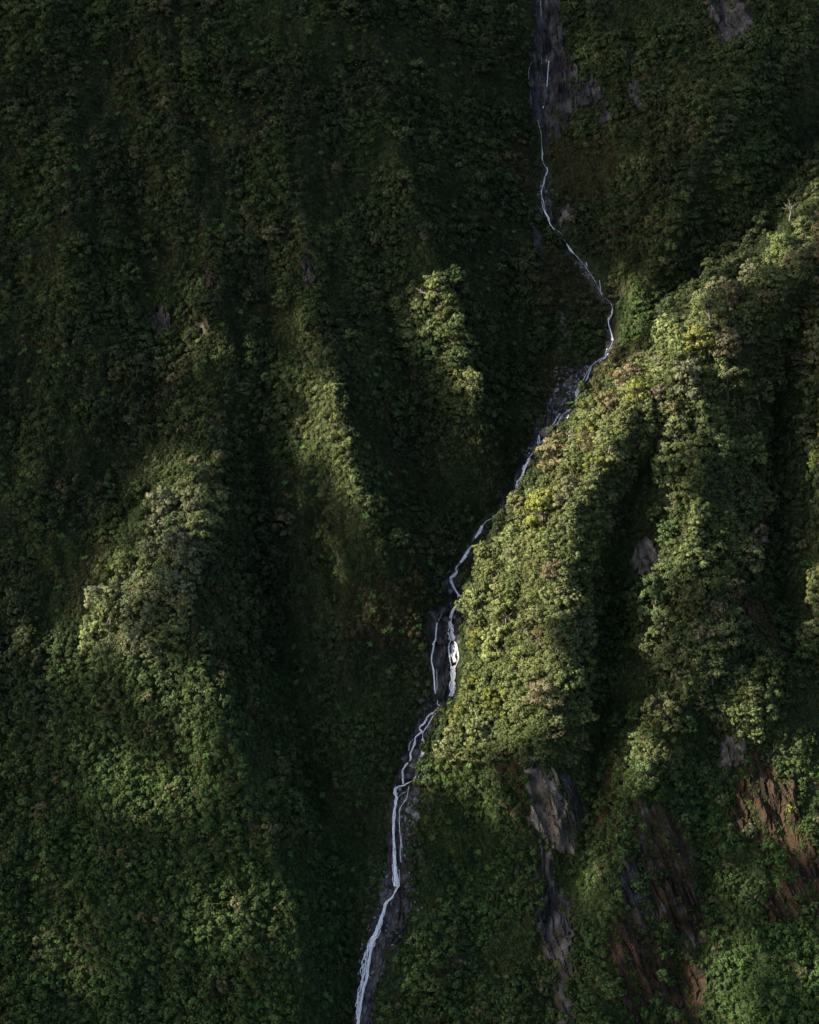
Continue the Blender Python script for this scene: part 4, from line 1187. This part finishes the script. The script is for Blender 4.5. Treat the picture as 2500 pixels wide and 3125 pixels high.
def ribbon(path, strands, lift=2.9):
    """path: (sx, sy, width px, density) -> verts, faces, uv, dense for a bundle of water strands on the slope"""
    c = catmull(path, 7)
    u, v, h = at(c[:, 0], c[:, 1])
    wd = c[:, 2] * MPP; dn = c[:, 3]
    V = []; Fc = []; UVs = []; D = []; n0 = 0
    for s_ in range(strands + 1):
        if s_ == 0:
            off = np.zeros(len(u)); ws = wd; dd = dn - (.1 if strands >= 3 else .04 if strands else 0)
        else:
            k = WR.normal(size=len(u)); k = np.convolve(k, np.ones(5) / 5, 'same')
            off = np.clip((WR.random() - .5) * .9 + k * .35, -.62, .62) * wd; ws = np.maximum(wd * (.10 + .11 * WR.random()), .3) * (.7 + .6 * np.convolve(np.pad(WR.random(len(u)), 3, mode='edge'), np.ones(7) / 7, 'valid')); dd = dn + .2
        d = np.gradient(np.stack([u, v], -1), axis=0); d /= np.linalg.norm(d, axis=1, keepdims=True) + 1e-9
        pxx = np.stack([-d[:, 1], d[:, 0]], -1)
        jw = ws * (.8 + .45 * np.convolve(np.pad(WR.random(len(u)), 3, mode='edge'), np.ones(7) / 7, 'valid'))
        L = np.concatenate([[0], np.cumsum(np.hypot(np.diff(u), np.diff(v)))])
        hm = hh(u, v) ; hm = np.convolve(np.pad(hm, 2, mode='edge'), np.ones(5) / 5, 'valid')
        cols = []
        for j, f in enumerate((-.5, -.17, .17, .5)):
            uu = u + pxx[:, 0] * (off + f * jw); vv = v + pxx[:, 1] * (off + f * jw)
            hgt = hm + .5 * np.maximum(0, np.convolve(np.pad(hh(uu, vv) - hm, 3, mode='edge'), np.ones(7) / 7, 'valid')) + lift + (.25 if abs(f) < .3 else 0) + .15 * s_ / max(strands, 1)
            cols.append(surf(uu, vv, hgt))
            UVs.append(np.stack([(off + f * jw) + 7 * s_, L], -1)); D.append(dd - (.34 if abs(f) > .3 else -.04))
        V += cols
        m = len(u)
        for j in range(3):
            a0 = n0 + j * m + np.arange(m - 1); b0 = a0 + m
            Fc.append(np.stack([a0, b0, b0 + 1, a0 + 1], -1))
        n0 += 4 * m
    return np.concatenate(V), np.concatenate(Fc), np.concatenate(UVs), np.concatenate(D)


def water(name, label, paths):
    V = []; Fc = []; UVs = []; D = []; n = 0
    for path, st in paths:
        v, f, q, d = ribbon(path, st); V.append(v); Fc.append(f + n); UVs.append(q); D.append(d); n += len(v)
    V = np.concatenate(V); Fc = np.concatenate(Fc); UVs = np.concatenate(UVs); D = np.concatenate(D)
    me = mesh_np(name, V, Fc); attr(me, 'dense', 'FLOAT', 'POINT', D)
    ul = me.uv_layers.new(name='flow'); li = np.zeros(len(me.loops), dtype=np.int32); me.loops.foreach_get('vertex_index', li)
    ul.data.foreach_set('uv', UVs[li].astype(np.float32).ravel())
    tag(add_obj(name, me, M_WATER), label, kind='structure')


def wp(pts, w_, d_=.5):
    w_ = np.broadcast_to(np.asarray(w_, float), len(pts)); d_ = np.broadcast_to(np.asarray(d_, float), len(pts))
    return [(x, y, a, b) for (x, y), a, b in zip(pts, w_, d_)]


water('water_thread', 'hair-thin water threads on the gully-head cliff', [
    (wp([(1649, 0), (1651, 43), (1650, 60)], 2.2, .42), 0), (wp([(1668, 174), (1667, 200)], 2, .35), 0), (wp([(1675, 195), (1672, 225), (1670, 252), (1668, 280), (1666, 300), (1660, 320), (1657, 340)], 3, .55), 0), (wp([(1622, 200), (1614, 220), (1613, 250)], 1.6, .35), 0), (wp([(1653, 185), (1651, 205)], 1.6, .4), 0)])
water('stream', 'thin upper stream winding down the shaded gully', [
    (wp([(1654, 465), (1656, 480), (1653, 490), (1657, 502)], [2, 4, 3, 3], .5), 0), (wp([(1668, 520), (1670, 532), (1664, 545)], 3.5, .45), 1), (wp([(1662, 552), (1660, 568), (1655, 580), (1651, 592), (1654, 610), (1659, 630), (1660, 645), (1658, 650)], [3, 4, 3, 3, 3, 3, 3, 4], .5), 0),
    (wp([(1658, 648), (1666, 663), (1673, 678), (1677, 690), (1684, 702), (1693, 712)], [5, 6, 7, 5, 4, 4], .55), 1), (wp([(1693, 712), (1705, 716), (1716, 725)], 3, .42), 0), (wp([(1726, 746), (1733, 760), (1742, 772), (1751, 783)], [4, 5, 6, 4], .55), 1), (wp([(1788, 810), (1791, 820)], 3.5, .5), 0),
    (wp([(1829, 864), (1831, 885), (1833, 903), (1840, 916)], 3.5, .45), 0), (wp([(1869, 948), (1866, 970), (1858, 982), (1856, 990), (1858, 1005), (1864, 1023), (1868, 1040), (1869, 1048)], [4, 4, 5, 6, 4, 4, 6, 9], .55), 1), (wp([(1854, 974), (1856, 988)], 3, .45), 0),
    (wp([(1851, 1072), (1848, 1085), (1846, 1096)], [4, 6, 6], .5), 1), (wp([(1856, 1087), (1845, 1100), (1836, 1105), (1828, 1114)], [6, 7, 4, 3], .55), 1)])
water('water_thread', 'faint thread of water linking the steps of the upper stream', [(wp(S_[5:20], 2.6, .40), 0), (wp(S_[19:31], 3.2, .40), 1)])
water('cascade', 'broken white cascade running between the boulders of the chute', [
    (wp([(1803, 1128), (1797, 1145), (1790, 1165), (1787, 1170)], [4, 5, 5, 3], .5), 1), (wp([(1787, 1170), (1775, 1182), (1768, 1195), (1762, 1208), (1758, 1220)], [5, 7, 11, 12, 4], .52), 3), (wp([(1757, 1225), (1754, 1238), (1748, 1248), (1740, 1258)], [4, 6, 11, 7], .55), 2), (wp([(1738, 1256), (1733, 1266)], 7, .5), 1),
    (wp([(1735, 1278), (1727, 1290), (1718, 1305), (1710, 1318), (1706, 1324)], [5, 7, 6, 5, 5], .58), 1), (wp([(1709, 1270), (1698, 1283), (1693, 1295), (1684, 1305)], 4, .48), 1), (wp([(1694, 1338), (1686, 1352)], 4.5, .55), 0), (wp([(1644, 1336), (1645, 1350), (1643, 1368), (1640, 1378)], [4, 9, 15, 15], .4), 4), (wp([(1642, 1398), (1634, 1402)], 4, .6), 0)])
water('cascade', 'bright white run down the edge of the sunlit spur', [
    (wp([(1616, 1406), (1611, 1416), (1607, 1424), (1600, 1440), (1594, 1455), (1588, 1466), (1580, 1476)], [4, 5, 9, 9, 6, 6, 6], .62), 2), (wp([(1598, 1428), (1595, 1442)], 6, .5), 1), (wp([(1580, 1476), (1578, 1488), (1580, 1500), (1576, 1512)], [6, 9, 8, 6], .6), 2), (wp([(1556, 1535), (1549, 1546), (1540, 1556), (1530, 1568), (1520, 1579), (1506, 1590)], [5, 5, 5, 6, 4, 4], .55), 1),
    (wp([(1470, 1612), (1466, 1625), (1462, 1634), (1455, 1642), (1449, 1651)], [10, 13, 11, 8, 5], .5), 4), (wp([(1436, 1676), (1430, 1688), (1422, 1702), (1412, 1716), (1404, 1726)], [4, 8, 12, 12, 8], .66), 2), (wp([(1402, 1730), (1395, 1738), (1392, 1750)], 4, .5), 1),
    (wp([(1401, 1744), (1392, 1757), (1382, 1766), (1375, 1772), (1378, 1784), (1382, 1795), (1390, 1808), (1398, 1822), (1403, 1836), (1402, 1848), (1392, 1858), (1385, 1866), (1379, 1878), (1376, 1890)], [5, 8, 10, 10, 9, 7, 6, 6, 10, 11, 10, 8, 7, 9], .64), 2), (wp([(1374, 1772), (1374, 1784), (1381, 1796)], 4, .48), 0)])
water('waterfall', 'main fall of the twin falls, widening around a dark rock', [
    (wp([(1376, 1888), (1375, 1905), (1377, 1925), (1379, 1945), (1380, 1962)], [9, 13, 17, 20, 20], .46), 6), (wp([(1378, 1960), (1369, 1978), (1369, 2000), (1374, 2025), (1379, 2050)], [6, 4, 5, 4, 6], .34), 2), (wp([(1380, 1960), (1391, 1972), (1395, 1995), (1398, 2015), (1393, 2035), (1386, 2050)], [6, 4, 5, 6, 5, 6], .38), 2),
    (wp([(1380, 1975), (1382, 2000), (1384, 2030)], [16, 20, 16], .36), 5), (wp([(1384, 2040), (1385, 2065), (1383, 2090), (1382, 2110), (1377, 2132)], [14, 18, 18, 18, 16], .5), 6)])
water('waterfall', 'thin left arm of the twin falls', [
    (wp([(1350, 1880), (1342, 1895), (1337, 1902)], 3, .42), 0), (wp([(1334, 1908), (1332, 1925), (1331, 1945), (1327, 1965), (1319, 1975)], [4, 7, 5, 8, 5], .48), 2), (wp([(1325, 1965), (1322, 1985), (1318, 2005), (1316, 2020), (1320, 2040), (1324, 2065), (1326, 2100), (1328, 2125)], [6, 6, 6, 6, 7, 7, 6, 8], .5), 2), (wp([(1333, 2050), (1334, 2090), (1334, 2115)], 3, .3), 1)])
water('cascade', 'braided cascade splitting around black rocks', [
    (wp([(1335, 2145), (1337, 2158), (1345, 2161), (1355, 2161)], 4, .52), 0), (wp([(1356, 2168), (1346, 2174)], 4, .5), 0), (wp([(1338, 2166), (1333, 2174), (1322, 2183), (1312, 2187), (1303, 2197), (1300, 2206), (1292, 2217), (1283, 2224), (1282, 2234), (1287, 2240), (1278, 2248), (1268, 2257), (1267, 2266), (1263, 2282), (1256, 2300), (1253, 2308), (1254, 2320), (1250, 2330)], [6, 7, 7, 5, 6, 9, 8, 7, 7, 9, 7, 6, 6, 8, 7, 8, 8, 4], .54), 2),
    (wp([(1328, 2183), (1320, 2195), (1313, 2208), (1305, 2222), (1294, 2238), (1290, 2250), (1290, 2262)], [4, 4, 6, 5, 5, 4, 4], .48), 1), (wp([(1289, 2262), (1287, 2285), (1287, 2308)], [6, 9, 6], .36), 4), (wp([(1291, 2262), (1298, 2275), (1300, 2287), (1295, 2302), (1285, 2318)], 6, .5), 1), (wp([(1278, 2322), (1282, 2328)], 5, .5), 0), (wp([(1276, 2340), (1280, 2355), (1278, 2370), (1276, 2382)], [4, 5, 5, 4], .48), 1),
    (wp([(1272, 2372), (1260, 2388), (1248, 2395), (1236, 2400)], 4, .48), 1), (wp([(1262, 2262), (1250, 2278), (1248, 2298)], 3, .48), 0), (wp([(1246, 2335), (1238, 2346), (1230, 2358), (1230, 2380), (1231, 2400)], [6, 7, 9, 9, 7], .5), 3), (wp([(1250, 2394), (1242, 2398), (1232, 2404), (1218, 2406), (1210, 2412)], [5, 5, 6, 5, 6], .56), 1)])
water('waterfall', 'long narrow fall below the braided cascade', [
    (wp([(1211, 2408), (1207, 2418), (1208, 2432), (1211, 2440), (1208, 2460), (1204, 2480), (1202, 2510), (1202, 2545), (1202, 2580), (1204, 2620), (1206, 2660), (1210, 2700), (1208, 2712)], [6, 9, 9, 9, 11, 10, 10, 10, 10, 14, 19, 21, 16], .55), 5), (wp([(1217, 2708), (1208, 2722), (1202, 2735), (1195, 2745), (1186, 2754)], [5, 6, 5, 6, 6], .58), 1), (wp([(1218, 2660), (1220, 2690), (1218, 2706)], 3, .4), 0),
    (wp([(1250, 2405), (1243, 2420), (1226, 2430), (1215, 2440)], 2.5, .42), 0), (wp([(1248, 2410), (1242, 2440), (1232, 2458), (1222, 2474), (1220, 2500), (1220, 2535), (1224, 2570), (1230, 2600), (1236, 2620)], [2.5, 2.5, 3, 4, 3, 3, 4, 5, 6], .42), 1), (wp([(1226, 2560), (1222, 2600), (1224, 2640)], 4, .25), 2)])
water('waterfall', 'lowest slanting fall leaving at the bottom', [
    (wp([(1186, 2752), (1178, 2764), (1172, 2785), (1163, 2812), (1156, 2835), (1148, 2855), (1138, 2872), (1131, 2895)], [6, 8, 7, 11, 13, 17, 18, 18], .54), 5), (wp([(1138, 2870), (1128, 2905), (1118, 2945), (1112, 2985), (1106, 3020), (1098, 3060), (1097, 3095), (1093, 3118)], [12, 18, 22, 21, 20, 19, 17, 10], .33), 7), (wp([(1142, 2872), (1134, 2900), (1128, 2935), (1125, 2960), (1120, 2990), (1110, 3022), (1104, 3060), (1100, 3090), (1094, 3120), (1088, 3150)], [6, 7, 7, 8, 7, 8, 7, 6, 10, 10], .5), 2)])

# ------------------------------------------------------------------ unseen puffs added between sun and slope, gaps set where light is wanted
BLOBS = [(1570, 1880, 230, 420, 1), (1720, 1480, 230, 290, 1), (1930, 1200, 230, 220, 1), (2250, 930, 230, 170, .8), (2450, 720, 160, 150, .75), (2120, 1700, 300, 380, .95), (1530, 2200, 270, 220, 1), (1390, 2330, 120, 130, .8), (2080, 2330, 330, 220, .85), (2400, 2420, 210, 300, .45), (2000, 2680, 200, 230, .45), (1690, 2480, 90, 170, .8), (2480, 3000, 170, 200, .5), (2000, 3000, 250, 200, .15), (2280, 2170, 160, 140, .95),
         (1780, 1300, 120, 110, 1), (1880, 1180, 110, 110, 1), (2040, 1010, 120, 100, .95), (2240, 870, 120, 100, .9), (2400, 750, 110, 100, .85),
         (1370, 2000, 70, 360, .5), (1210, 2550, 80, 320, .8), (1120, 2920, 80, 260, .75), (970, 1100, 90, 120, 1), (985, 1260, 120, 150, 1), (1020, 1400, 130, 150, 1), (1065, 1530, 110, 120, .85), (1150, 1860, 130, 90, .3), (1330, 970, 150, 170, .9), (1420, 1150, 120, 170, .7), (570, 1580, 165, 220, .72), (490, 1800, 190, 180, .72), (390, 1950, 180, 150, .7), (580, 2150, 160, 150, .7), (640, 2330, 170, 200, .9), (710, 2540, 170, 200, .8), (760, 2730, 180, 200, .5), (450, 2500, 330, 330, .42), (1080, 2050, 220, 420, .24), (1130, 2450, 140, 260, .16), (1150, 1250, 280, 280, .09), (680, 1150, 300, 350, .11), (1500, 2800, 200, 320, .07), (1450, 700, 150, 300, .05), (250, 2500, 400, 520, .2), (850, 1500, 350, 350, .04), (2480, 1300, 90, 250, .6), (2480, 1850, 110, 200, .5)]


def lit(sx, sy):  # wanted sunlight at a point, drawn by hand as ellipses
    L = np.zeros(sx.shape)
    for x, y, rx, ry, a in BLOBS:
        d = ((sx - x) / rx) ** 2 + ((sy - y) / ry) ** 2
        L = np.maximum(L, a * np.exp(-np.clip(d, 0, 20) ** 1.5 * .9))
    return np.clip(L, .002, 1)


CR = np.random.default_rng(3)
ncl = 11000
cu_ = U0 - 60 + CR.random(ncl) * (U1 - U0 + 120); cv2 = V0 - 40 + CR.random(ncl) * (V1 - V0 + 100)
cp = spos(np.clip(cu_, U0, U1), np.clip(cv2, V0, V1)); cp = surf(cu_, cv2, hh(cu_, cv2)) + np.array([0, 0, 6.0])
sunlit = np.ones(len(cp), bool)                 # ground that other ground already shades needs no added puff
for t_ in np.arange(6, 260, 5.0):
    q_ = cp + SUNV * t_
    sunlit &= (q_ @ NRM) > hh(q_[:, 0], q_ @ AX_V)
cp = cp[sunlit]
sx, sy = project(cp)
pr = np.clip(-np.log(lit(sx, sy)) / 11.5, 0, 1)  # puffs thicken where shade is wanted
kp = CR.random(len(cp)) < pr
cp = cp[kp]
rad = 9 + 9 * CR.random(len(cp))
IV1, IF1 = ico(1)
ctr = cp + SUNV * (1500 + 120 * CR.random((len(cp), 1)))
V = (ctr[:, None, :] + IV1[None] * rad[:, None, None] * (1 + .2 * CR.normal(size=(len(cp), len(IV1), 1))))
Fc = IF1[None] + (np.arange(len(cp)) * len(IV1))[:, None, None]
M_SHADE_CLOUD, t, o = new_mat('shade_cloud')
df = N(t, 'ShaderNodeBsdfDiffuse'); df.inputs[0].default_value = (.8, .8, .8, 1); t.links.new(df.outputs[0], o.inputs[0])
me = mesh_np('shade_clouds', V.reshape(-1, 3), Fc.reshape(-1, 3))  # out of view, added to shape the sunlight on the slope
tag(add_obj('shade_clouds', me, M_SHADE_CLOUD), 'added unseen puffs shaped to throw patchy shade on the slope', kind='stuff')
print('cloud puffs', len(cp), 'objects', len(scene.objects))
